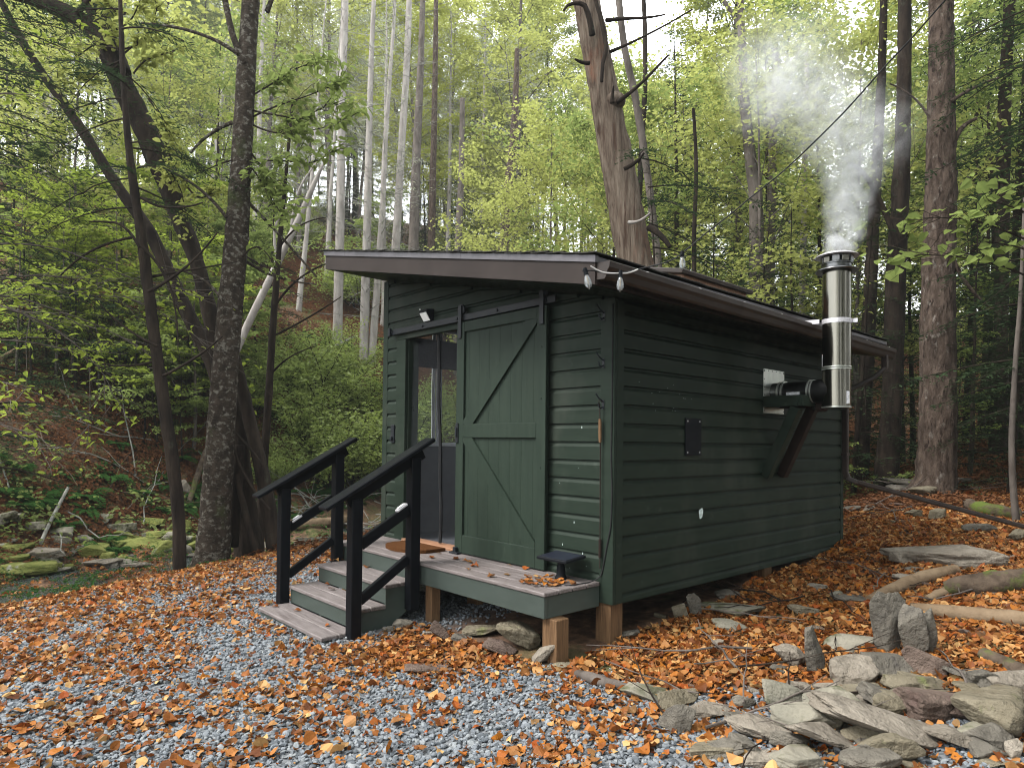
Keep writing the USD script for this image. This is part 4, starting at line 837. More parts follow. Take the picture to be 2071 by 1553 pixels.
KINDS = {}
def reg(name, trunk, bark, crown, lm, branches=None, bm=None):
    k = kind_of(name)
    obj('trunk', trunk, bark, k, True)
    if branches is not None: obj('bare_branches', branches, bm, k, kind='stuff')
    if crown is not None: obj('crown', crown, lm, k, kind='stuff')
    KINDS[name] = k
for i in range(2):
    reg(f'tall_yellow_{"ab"[i]}', *(lambda m: (m[0], BK['grey'], m[1], LF['yellow']))(decid(100 + i, 20, .17, .32, 2.9, 17000, .15, 30)))
    reg(f'tall_green_{"ab"[i]}', *(lambda m: (m[0], BK['dark'], m[1], LF['green']))(decid(110 + i, 22, .20, .35, 3.2, 17000, .15, 30)))
    reg(f'small_maple_{"ab"[i]}', *(lambda m: (m[0], BK['grey'], m[1], LF['yellow']))(decid(120 + i, 10.5, .075, .22, 2.7, 8200, .13, 24, shape=0)))
    reg(f'fresh_maple_{"ab"[i]}', *(lambda m: (m[0], BK['dark'], m[1], LF['fresh']))(decid(130 + i, 12, .09, .22, 2.9, 9000, .13, 24, shape=0)))
    reg(f'hemlock_{"ab"[i]}', *(lambda m: (m[0], BK['dark'], m[1], LF['hemlock']))(hemlock(150 + i, 15, .16, .10, 2.9, 92, .8, .13)))
    reg(f'young_hemlock_{"ab"[i]}', *(lambda m: (m[0], BK['dark'], m[1], LF['hemlock']))(hemlock(160 + i, 6.2, .06, .05, 1.75, 70, 1.0, .10)))
    reg(f'sapling_green_{"ab"[i]}', *(lambda m: (m[0], BK['dark'], m[1], LF['fresh']))(sapling(180 + i, 4.2, 1.7, 2600, .10)))
    reg(f'sapling_beech_{"ab"[i]}', *(lambda m: (m[0], BK['grey'], m[1], LF['beech']))(sapling(190 + i, 4.6, 2.0, 2600, .095)))
    reg(f'bush_{"ab"[i]}', *(lambda m: (m[0], BK['dark'], m[1], LF['laurel']))(bush(200 + i, 1.9, 1.5, 5600, .10)))
reg('tall_orange_a', *(lambda m: (m[0], BK['grey'], m[1], LF['orange']))(decid(140, 19, .15, .35, 2.5, 13000, .15, 28)))
reg('thin_green_a', *(lambda m: (m[0], BK['grey'], m[1], LF['greyneedle']))(decid(145, 19, .13, .3, 2.2, 9000, .13, 30, sp_=.4)))
for i in range(2):
    m = snag(170 + i, 17, .15, .18, 70, 2.2, 9, 1800); reg(f'snag_{"ab"[i]}', m[0], BK['pale'], m[2], LF['greyneedle'], m[1], BK['twig'])

LABELS = {
 'tall_yellow': ('tall slender tree with yellow-green autumn leaves in the woods behind', 'tall yellow-green trees of the woods'),
 'tall_green': ('tall dark-barked tree with mid-green leaves in the woods behind', 'tall green trees of the woods'),
 'small_maple': ('small understory tree with bright yellow-green leaves in the woods', 'small yellow-green trees of the woods'),
 'fresh_maple': ('small understory tree with fresh green leaves in the woods', 'small fresh green trees of the woods'),
 'hemlock': ('dark green hemlock with drooping feathery boughs in the woods', 'dark hemlocks of the woods'),
 'young_hemlock': ('young dark hemlock with boughs down to the ground', 'young hemlocks under the tall trees'),
 'sapling_green': ('leafy green sapling growing under the trees', 'green saplings under the trees'),
 'sapling_beech': ('beech sapling with yellowing leaves under the trees', 'yellowing beech saplings under the trees'),
 'bush': ('green small-leaved bush on the bank behind the railings', 'green bushes on the far bank'),
 'tall_orange': ('tall tree with orange tinted leaves in the woods behind', 'orange tinted trees of the woods'),
 'thin_green': ('thin tree with sparse pale grey-green foliage on the hillside', 'pale thin trees on the hillside'),
 'snag': ('pale bare dead tree with thin broken branches on the hillside', 'pale dead trees on the hillside')}
NAMES = {'tall_yellow': 'deciduous_tree', 'tall_green': 'deciduous_tree', 'small_maple': 'maple_tree', 'fresh_maple': 'maple_tree', 'hemlock': 'hemlock_tree', 'young_hemlock': 'hemlock_tree', 'sapling_green': 'sapling', 'sapling_beech': 'sapling', 'bush': 'bush', 'tall_orange': 'deciduous_tree', 'thin_green': 'deciduous_tree', 'snag': 'dead_tree'}
CATS = {'bush': 'bush', 'sapling_green': 'sapling', 'sapling_beech': 'sapling'}
placed = []; byl = {}
ZONES = [(0, 'beyond the left edge'), (150, 'at the far left'), (330, 'left of the slim leaning hemlock'), (470, 'behind the two left trunks'), (600, 'right of the lichened trunk'), (700, 'above the far railing'), (850, 'over the left roof end'), (1000, 'over the left roof half'), (1150, 'over the roof middle'), (1250, 'just left of the big cedar'), (1380, 'just right of the big cedar'),
         (1500, 'over the right roof part'), (1620, 'left of the smoke'), (1720, 'behind the stove pipe'), (1840, 'right of the stove pipe'), (1960, 'behind the flaky barked tree'), (2071, 'near the right edge'), (1e9, 'beyond the right edge')]
DISTS = [(16, 'close by'), (22, 'a little way back'), (32, 'in the middle distance'), (45, 'far back'), (1e9, 'deepest in the woods')]
SHORT = {'tall_yellow': 'tall yellow-green tree', 'tall_green': 'tall dark-barked green tree', 'small_maple': 'small yellow-green maple', 'fresh_maple': 'small fresh green maple', 'hemlock': 'dark drooping hemlock', 'young_hemlock': 'young dark hemlock', 'sapling_green': 'leafy green sapling', 'sapling_beech': 'yellowing beech sapling', 'bush': 'green small-leaved bush', 'tall_orange': 'tall orange-tinted tree', 'thin_green': 'thin pale grey-green tree', 'snag': 'pale bare dead tree'}
def plant(kind, px, w, s=1.0, seed=0, label=None, tilt=None):
    u = (px - CX) / F * w; x = CAM[0] + u * _r0[0] - w * _r0[1]; y = CAM[1] + u * _r0[1] + w * _r0[0]
    r = np.random.default_rng(int(px * 13 + w * 101 + seed) % 2**31); base = kind[:-2] if kind[-2] == '_' else kind
    lab, grp = LABELS[base]
    zone = next(z for lim, z in ZONES if px < lim); dist = next(z for lim, z in DISTS if w < lim)
    rot = trimesh.transformations.euler_matrix(r.normal(0, .035), r.normal(0, .035), r.uniform(0, 6.28))[:3, :3] @ (np.diag([s * r.uniform(.9, 1.12)] * 2 + [s]))
    placed.append((x, y))
    o = copy_of(KINDS[kind], NAMES[base], label or f'{SHORT[base]} {zone}, {dist}', CATS.get(base, 'tree'), (x, y, float(ground(x, y)) - .06), 0, None, None, rot)
    byl.setdefault(f'{SHORT[base]} {zone}, {dist}', []).append(o); return o

# ================================================================== trees one can tell apart in front
def px_path(pts, w, w2=None, n=None):
    """trunk centre line and radii from (pixel x, pixel y, width in pixels) at a distance w"""
    w2 = w2 or w; out = []
    for k, (a, b, c) in enumerate(pts):
        d = w + (w2 - w) * k / max(1, len(pts) - 1); out.append((*wp(a, b, d), c * d / F / 2))
    L = sum(np.linalg.norm(np.array(out[k + 1][:3]) - out[k][:3]) for k in range(len(out) - 1))
    return spline(out, n or max(8, int(L / .09)))
def to_ground(P):
    """lengthens a trunk downwards until it stands in the ground"""
    b, t = P[0], P[3]; 
    while P[0][2] > ground(P[0][0], P[0][1]) - .12:
        d = unit(P[0][:3] - P[4][:3]); d = unit(d * .7 + np.array([0, 0, -.5])); P = np.vstack([np.r_[P[0][:3] + d * .1, P[0][3] * 1.025], P])
    return P
def sprays(r, lines, w, per, L, sp_=.05, shape=1, down=.3, W=.5):
    """leafy twigs along pixel polylines at distance w -> (twig MB, leaf mesh)"""
    T, pts, ends = MB(), [], []
    for ln in lines:
        P = np.array([wp(a, b, w + (c[0] if c else 0)) for a, b, *c in ln]); S = spline(P, max(6, len(P) * 5)); T.tube(S, np.linspace(.014, .004, len(S)), 5, False); pts.append(S[len(S) // 4:])
        Lt = np.linalg.norm(S[-1] - S[0])
        for k in range(int(4 + Lt * 7)):
            i = r.integers(len(S) // 5, len(S)); d = unit(S[min(i + 1, len(S) - 1)] - S[max(0, i - 1)])
            q_ = S[i] + np.cumsum(np.repeat((unit(d + r.normal(0, .55, 3) * [1, 1, .6]) * Lt * r.uniform(.03, .075))[None], 6, 0) + r.normal(0, .012, (6, 3)), 0)
            T.tube(np.vstack([S[i], q_]), np.linspace(.005, .002, 7), 3, False); pts.append(q_)
    P = np.vstack(pts); n = int(per * len(lines))
    return T, leaf_cloud(r, P, n, L, sp_, .6, shape, down, W)
r = np.random.default_rng(77)
def fg_tree(name, label, pts, w, bark, w2=None, sides=28, rough=.16, freq=6, limbs=(), extra=None, lobes=.12, cat='tree', stretch=.25):
    t = thing(name, label, cat)
    P = to_ground(px_path(pts, w, w2)); seed = len(label)
    obj('trunk', tube(P[:, :3], P[:, 3], sides, True, rough, freq, seed, stretch, lobes), bark, t, True)
    for lm in limbs:
        q_ = px_path(lm[0], lm[1], lm[2] if len(lm) > 2 else None, None)
        obj('branch', tube(q_[:, :3], q_[:, 3], 9, True, .15, 9, seed + 5), lm[3] if len(lm) > 3 else bark, t, True)
    return t, P
def top_crown(t, P, lm, n=5000, L=.14, R=2.6, seed=1):
    """the crown far above the frame"""
    rr = np.random.default_rng(seed); top = P[-1][:3]; pts = []
    T = MB()
    for k in range(16):
        i = len(P) - 1 - int(rr.integers(0, max(2, len(P) // 4))); q_ = limb_path(rr, P[i][:3], k * 2.4, rr.uniform(.1, .7), R * rr.uniform(.5, 1.1), 7, .2); T.tube(q_, np.linspace(.03, .006, 7), 4, False); pts.append(spline(q_[2:], 12))
    obj('upper_limbs', T.mesh(), BK['dark'], t, kind='stuff'); obj('crown', leaf_cloud(rr, np.vstack(pts), n, L, .4, .5, 0), lm, t, kind='stuff')

# A: straight lichen-speckled trunk on the left
t, P = fg_tree('lichened_tree', 'straight dark trunk speckled with lichen at the gravel edge, left of the steps', [(420, 1165, 84), (430, 1110, 67), (438, 1000, 58), (449, 850, 53), (463, 650, 48), (478, 480, 45), (490, 300, 40), (500, 120, 36), (511, -60, 33), (524, -300, 29), (540, -650, 23)], 9.3, BK['birch'], rough=.11, freq=9, stretch=.7,
    limbs=[([(497, 130, 14), (470, 70, 13), (455, 0, 12), (430, -120, 9)], 9.2), ([(482, 110, 9), (420, 75, 7), (350, 55, 6), (285, 48, 4)], 9.0), ([(540, 25, 10), (560, -30, 8)], 9.4),
           ([(470, 248, 8), (420, 275, 6), (385, 310, 4)], 9.0), ([(458, 440, 7), (400, 380, 6), (330, 340, 4)], 9.0), ([(488, 395, 8), (560, 470, 6), (640, 560, 4)], 9.6), ([(500, 530, 7), (560, 560, 5), (640, 575, 3)], 9.5), ([(452, 610, 6), (400, 560, 5), (330, 540, 3)], 9.0)])
T, Lf = sprays(r, [[(505, 240), (560, 215), (620, 195), (690, 165)], [(505, 250), (570, 270), (640, 262), (700, 240)], [(495, 330), (560, 325), (620, 330), (680, 300)], [(500, 200), (550, 170), (610, 135), (650, 125)], [(500, 300), (540, 350), (580, 400), (615, 420)], [(495, 320), (530, 370), (560, 420), (580, 445)], [(500, 220), (590, 240), (650, 220, .5), (700, 200, .5)]], 9.3, 130, .135)
obj('twigs', T.mesh(), BK['dark'], t, kind='stuff'); obj('foliage', Lf, LF['fresh'], t, kind='stuff')
T, Lf = sprays(r, [[(490, 320), (450, 330), (415, 345), (380, 360)], [(490, 520), (520, 500), (545, 520), (560, 560)]], 9.2, 40, .12)
obj('twigs', T.mesh(), BK['dark'], t, kind='stuff'); obj('foliage', Lf, LF['fresh'], t, kind='stuff'); top_crown(t, P, LF['fresh'], 1500, seed=3)

# B: slim dark hemlock leaning left
t, P = fg_tree('slim_hemlock', 'slim dark hemlock trunk leaning left with drooping feathery boughs', [(363, 1150, 27), (357, 1000, 25), (337, 850, 24), (312, 680, 23), (291, 520, 21), (276, 420, 18), (263, 320, 15), (252, 200, 12), (245, 60, 9), (240, -200, 6)], 8.6, BK['dark'], rough=.2, freq=9,
    limbs=[([(270, 480, 6), (200, 500, 5), (120, 560, 3)], 8.5), ([(282, 500, 6), (230, 450, 5), (180, 448, 3)], 8.4), ([(300, 590, 7), (370, 545, 5), (440, 470, 3)], 8.4), ([(305, 560, 6), (390, 545, 4), (480, 530, 2)], 8.7), ([(318, 700, 6), (250, 660, 4), (190, 600, 2)], 8.4), ([(330, 760, 6), (400, 720, 5), (450, 680, 3)], 8.4), ([(285, 400, 6), (340, 420, 5), (410, 410, 3)], 8.3), ([(290, 500, 6), (350, 600, 4), (360, 700, 2)], 8.5), ([(315, 730, 5), (240, 740, 4), (190, 730, 2)], 8.6)])
T, Fo = MB(), MB()
for (a, b, L, az, el, dr) in [(268, 300, 1.3, 'r', .1, .35), (262, 290, 1.0, 'r', .15, .5), (280, 340, 1.1, 'r', .0, .3), (270, 350, 1.25, 'f', -.1, .35), (255, 200, 1.2, 'l', .15, .3), (260, 240, 1.4, 'l', .0, .3), (262, 180, 1.3, 'f', .1, .4), (266, 360, 1.5, 'l', .0, .45), (270, 420, 1.2, 'l', -.1, .4), (250, 120, 1.2, 'l', .1, .4), (248, 60, 1.0, 'r', .1, .4), (248, 20, 1.1, 'l', .1, .3), (275, 400, 1.0, 'r', -.1, .4), (280, 380, 1.2, 'b', 0, .4), (256, 150, 1.1, 'b', 0, .4)]:
    az_ = {'r': .836, 'l': .836 + math.pi, 'f': .836 - math.pi / 2, 'b': .836 + math.pi / 2}[az] + r.normal(0, .3)
    ax, b0, b1, q_ = bough(r, wp(a, b, 8.6), az_, L, el, dr, 2.6, .10, .20); T.tube(ax, np.linspace(.012, .003, len(ax)), 5, False); Fo.add(*q_)
obj('boughs', T.mesh(), BK['dark'], t, kind='stuff'); obj('needles', Fo.mesh(), LF['hemlock'], t, kind='stuff')

# C: big dark leaning tree with two stems
t, P = fg_tree('leaning_tree', 'big dark tree leaning left with two stems and orange torn wood near its fork', [(502, 1120, 60), (490, 1000, 52), (478, 880, 48), (455, 770, 41), (428, 650, 36), (400, 540, 35), (358, 430, 38), (310, 300, 43), (265, 210, 45), (226, 110, 43), (195, 20, 40), (165, -80, 34), (110, -320, 26)], 9.9, BK['dark'], rough=.28, freq=5, lobes=.3,
    limbs=[([(475, 900, 42), (432, 740, 34), (372, 620, 29), (302, 470, 26), (240, 380, 22), (150, 240, 20), (60, 110, 16), (0, 0, 12), (-60, -120, 8)], 10.3), ([(245, 150, 40), (190, 62, 36), (110, 15, 30), (50, -5, 24), (-30, -20, 18)], 9.8, 9.6), ([(155, 30, 12), (175, 5, 9), (200, -30, 7)], 9.6),
           ([(555, 1110, 34), (535, 980, 30), (500, 830, 26), (475, 720, 20)], 9.7), ([(520, 1115, 16), (500, 1050, 14), (478, 960, 12)], 9.5), ([(470, 1105, 22), (478, 1020, 22), (485, 900, 20)], 9.6), ([(530, 940, 5), (500, 900, 5), (470, 870, 4)], 9.4), ([(545, 1030, 6), (490, 950, 5), (470, 900, 4)], 9.4)])
T, Lf = sprays(r, [[(235, 60), (265, 40), (280, 10), (290, -20)], [(250, 110), (300, 70), (330, 50), (350, 45)], [(240, 100), (220, 60), (215, 30)], [(290, 250), (330, 280), (350, 330), (372, 370)], [(300, 200), (320, 230), (335, 260), (350, 290)], [(240, 130), (200, 150), (170, 150), (140, 160)], [(270, 150), (300, 120), (330, 110), (360, 100)], [(310, 300), (340, 340), (370, 400), (375, 450)], [(250, 60), (230, 20), (200, -10)], [(240, 100), (280, 90), (310, 40), (320, 10)], [(380, 380), (410, 400), (440, 380), (470, 400)], [(250, 110), (200, 90), (150, 120), (100, 150)]], 9.55, 85, .125)
obj('twigs', T.mesh(), BK['dark'], t, kind='stuff'); obj('foliage', Lf, LF['yellow'], t, kind='stuff'); top_crown(t, P, LF['yellow'], 1500, seed=4)

t, P = fg_tree('slender_tree', 'slender dark trunk just behind the far railing', [(528, 1010, 17), (540, 850, 16), (553, 650, 14), (563, 520, 11), (576, 380, 8), (592, 200, 5)], 11.0, BK['dark'], sides=12, freq=10,
    limbs=[([(556, 620, 5), (610, 560, 4), (670, 530, 3)], 11), ([(552, 680, 5), (610, 650, 4), (690, 600, 2)], 11), ([(560, 560, 4), (500, 520, 3), (450, 500, 2)], 11), ([(545, 760, 5), (590, 720, 3), (640, 700, 2)], 11), ([(566, 500, 4), (620, 450, 3), (660, 440, 2)], 11)])
fg_tree('fallen_dead_tree', 'pale broken dead trunk leaning right between the left trees', [(440, 800, 15), (500, 660, 15), (560, 535, 14), (610, 430, 12), (640, 362, 9), (657, 326, 4)], 15.0, BK['pale'], sides=14, rough=.12,
    limbs=[([(590, 460, 6), (600, 400, 5), (640, 330, 3)], 15), ([(560, 520, 6), (555, 470, 5), (580, 420, 3)], 15)])
# G: big cedar behind the cabin
t, P = fg_tree('cedar_tree', 'massive tree with stringy reddish grey bark leaning left behind the cabin roof', [(1345, 1075, 118), (1325, 850, 92), (1305, 640, 79), (1285, 530, 72), (1265, 420, 66), (1238, 270, 61), (1215, 150, 58), (1190, 20, 55), (1165, -100, 52), (1118, -350, 44), (1050, -760, 33)], 11.0, BK['cedar'], sides=48, rough=.16, freq=10, lobes=.25, stretch=.06,
    limbs=[([(1198, 72, 13), (1192, 40, 12), (1178, 8, 10), (1155, 8, 7), (1140, 22, 4)], 10.65, 10.5, BK['dark']), ([(1217, 166, 7), (1219, 130, 8), (1226, 100, 9), (1218, 50, 9), (1204, 0, 8), (1190, -40, 7)], 10.6, 10.6, BK['dark']), ([(1225, 42, 8), (1265, 38, 7), (1310, 36, 5), (1345, 30, 3)], 10.7, 10.3, BK['dark']), ([(1232, 106, 8), (1280, 85, 5), (1320, 65, 4), (1400, 20, 3)], 10.8, 10.4, BK['dark']),
           ([(1192, 128, 9), (1175, 126, 7), (1163, 120, 4)], 10.7, 10.6, BK['dark']), ([(1247, 208, 9), (1290, 175, 7), (1330, 135, 5), (1352, 112, 4)], 10.7, 10.2, BK['dark']), ([(1238, 210, 10), (1239, 190, 7), (1241, 174, 3)], 10.6, 10.5, BK['dark']), ([(1262, 342, 9), (1290, 325, 7), (1302, 310, 4)], 10.65, 10.4, BK['dark']), ([(1272, 450, 8), (1290, 448, 6), (1316, 430, 4)], 10.6, 10.3, BK['pale']), ([(1312, 460, 14), (1335, 475, 12), (1355, 500, 9)], 10.8, 10.5, BK['dark'])])
obj('burl', (trimesh.creation.icosphere(2, .17).vertices * [1, 1, .8] + wp(1244, 205, 10.85), trimesh.creation.icosphere(2).faces), BK['cedar'], t, True)
T, Fo = MB(), MB()
for (a, b, L, az, el, dr) in [(1300, 320, 1.8, 'r', .1, .3), (1310, 380, 1.9, 'r', .05, .3), (1300, 420, 1.5, 'f', 0, .4), (1310, 450, 1.7, 'r', -.05, .3), (1290, 330, 1.4, 'f', 0, .3), (1320, 500, 1.5, 'r', 0, .3)]:
    az_ = {'r': .836, 'l': .836 + math.pi, 'f': .836 - math.pi / 2.6, 'b': .836 + math.pi / 2}[az] + r.normal(0, .3)
    ax, b0, b1, q_ = bough(r, wp(a, b, 11.0), az_, L, el, dr, 1.2, .10); T.tube(ax, np.linspace(.014, .003, len(ax)), 5, False); Fo.add(*q_)
obj('boughs', T.mesh(), BK['dark'], t, kind='stuff'); obj('needles', Fo.mesh(), LF['hemlock'], t, kind='stuff'); top_crown(t, P, LF['hemlock'], 5000, .12, seed=5)
# H: large trunk on the right
t, P = fg_tree('flaky_barked_tree', 'large tree with flaky brown bark at the right beyond the downspout', [(1886, 1000, 90), (1893, 960, 75), (1897, 800, 67), (1899, 600, 62), (1902, 400, 56), (1903, 200, 50), (1903, 0, 44), (1904, -250, 40), (1905, -700, 33)], 11.2, BK['flaky'], sides=44, rough=.15, freq=13, stretch=.3, lobes=.14,
    limbs=[([(1930, 285, 12), (1950, 255, 9), (1975, 240, 6)], 11.1), ([(1925, 205, 8), (1975, 175, 6), (2030, 155, 4)], 11), ([(1880, 240, 5), (1850, 200, 4), (1800, 170, 3)], 11), ([(1925, 520, 9), (1960, 580, 7), (2000, 620, 4)], 11.0)])
top_crown(t, P, LF['green'], seed=6)
fg_tree('forest_trunk', 'straight dark trunk left of the large flaky barked tree', [(1792, 970, 48), (1804, 800, 40), (1810, 600, 36), (1821, 400, 33), (1828, 200, 28), (1830, 0, 25), (1834, -300, 18)], 13.2, BK['dark'], sides=22,
    limbs=[([(1815, 500, 12), (1790, 430, 11), (1745, 350, 9), (1720, 330, 6)], 13)])
fg_tree('forest_trunk', 'thinner dark trunk directly right of the stove pipe', [(1740, 965, 32), (1752, 750, 28), (1765, 500, 24), (1775, 300, 20), (1785, 100, 16), (1790, -120, 12)], 14.5, BK['dark'], sides=18)
fg_tree('forest_trunk', 'leaning brown trunk forking upward behind the smoke', [(1530, 700, 34), (1532, 560, 32), (1528, 400, 27), (1520, 340, 24), (1505, 180, 19), (1500, 60, 15), (1492, -100, 12)], 17, BK['grey'], sides=18, limbs=[([(1500, 60, 8), (1475, 20, 8), (1450, -20, 6)], 17)])
fg_tree('forest_trunk', 'thin dark stem in front of the lamp bulb over the roof', [(1405, 600, 10), (1404, 480, 9), (1408, 350, 8), (1402, 220, 6)], 13, BK['dark'], sides=10)
fg_tree('forest_trunk', 'brown trunk between two others left of the stove pipe cap', [(1555, 640, 22), (1558, 500, 20), (1562, 350, 18), (1570, 100, 14)], 19, BK['grey'], sides=14)
fg_tree('forest_trunk', 'pale slim trunk seen through the lower smoke', [(1622, 620, 13), (1625, 470, 12), (1628, 330, 11), (1632, 100, 8)], 18, BK['pale'], sides=12)
fg_tree('forest_trunk', 'dark trunk near the top right corner, left one of a pair', [(2022, 800, 28), (2026, 560, 26), (2030, 250, 24), (2042, 0, 20), (2050, -200, 16)], 13.5, BK['dark'], sides=16)
fg_tree('forest_trunk', 'dark trunk at the right picture edge, right one of a pair', [(2055, 800, 26), (2062, 450, 24), (2076, 200, 20), (2090, 0, 18)], 14, BK['dark'], sides=16)
fg_tree('young_trunk', 'thin grey stem standing at the right among the stones', [(2055, 1050, 14), (2046, 900, 12), (2052, 760, 10), (2064, 600, 8), (2072, 400, 6)], 8.6, BK['grey'], sides=12)
fg_tree('forest_trunk', 'slim curved stem right behind the big cedar', [(1330, 520, 16), (1306, 330, 15), (1285, 200, 15), (1262, 90, 14), (1250, -20, 13)], 15, BK['grey'], sides=12)
fg_tree('forest_trunk', 'slim upright stem to the right of the big cedar', [(1290, 500, 12), (1296, 330, 11), (1305, 150, 10), (1300, -30, 9)], 17, BK['dark'], sides=12)
# pale dead trunks behind the roof
def dead(label, pts, w, bark='pale', nb=46, seed=0, spread=1.5):
    t, P = fg_tree('dead_tree', label, pts, w, BK[bark], sides=12, rough=.08); rr = np.random.default_rng(seed); B = MB()
    for k in range(nb):
        i = rr.integers(len(P) // 6, len(P) - 1); L = spread * rr.uniform(.25, 1.1); lp = limb_path(rr, P[i][:3], rr.uniform(0, 6.28), rr.uniform(-.3, .5), L, 6, .1, .12); B.tube(lp, np.linspace(.016, .005, 6), 3, False)
        for s in range(4): q_ = limb_path(rr, lp[1 + s], rr.uniform(0, 6.28), rr.uniform(-.4, .6), L * .3, 4, 0, .15); B.tube(q_, np.linspace(.008, .004, 4), 3, False)
    obj('bare_branches', B.mesh(), BK['twig'], t, kind='stuff')
wF = gp(684, 695)[1]
dead('pale bare dead trunk left of the cabin roof, leftmost of three', [(682, 700, 20), (688, 450, 18), (692, 200, 16), (698, 0, 14), (702, -260, 10)], wF, seed=1)
dead('pale bare dead trunk with many twigs left of the cabin roof, middle of three', [(733, 770, 19), (740, 560, 18), (744, 400, 16), (747, 250, 13), (756, 0, 9)], wF * .97, seed=2, nb=80, spread=2.2)
dead('pale grey trunk behind the left half of the roof, rightmost of three', [(790, 700, 20), (800, 510, 18), (812, 300, 15), (824, 100, 13), (829, -60, 10)], wF * 1.02, seed=3)
dead('brownish trunk close to the right of the pale ones behind the roof', [(835, 700, 24), (836, 510, 21), (841, 350, 19), (850, 150, 14), (856, -40, 10)], wF * 1.1, 'grey', seed=4)
dead('thin brown trunk with orange leaves beside it above the roof', [(868, 700, 18), (872, 500, 16), (877, 300, 13), (880, 150, 11), (882, -40, 8)], wF * 1.15, 'flaky', 26, seed=5)
dead('twisted reddish trunk above the middle of the roof', [(1010, 700, 24), (1018, 510, 21), (1028, 380, 18), (1040, 250, 14), (1046, 100, 10)], wF * 1.1, 'flaky', 30, seed=6)
dead('grey trunk above the roof, left of the reddish twisted one', [(924, 700, 17), (926, 510, 15), (932, 380, 13), (935, 200, 10)], wF * 1.1, 'grey', 26, seed=7)

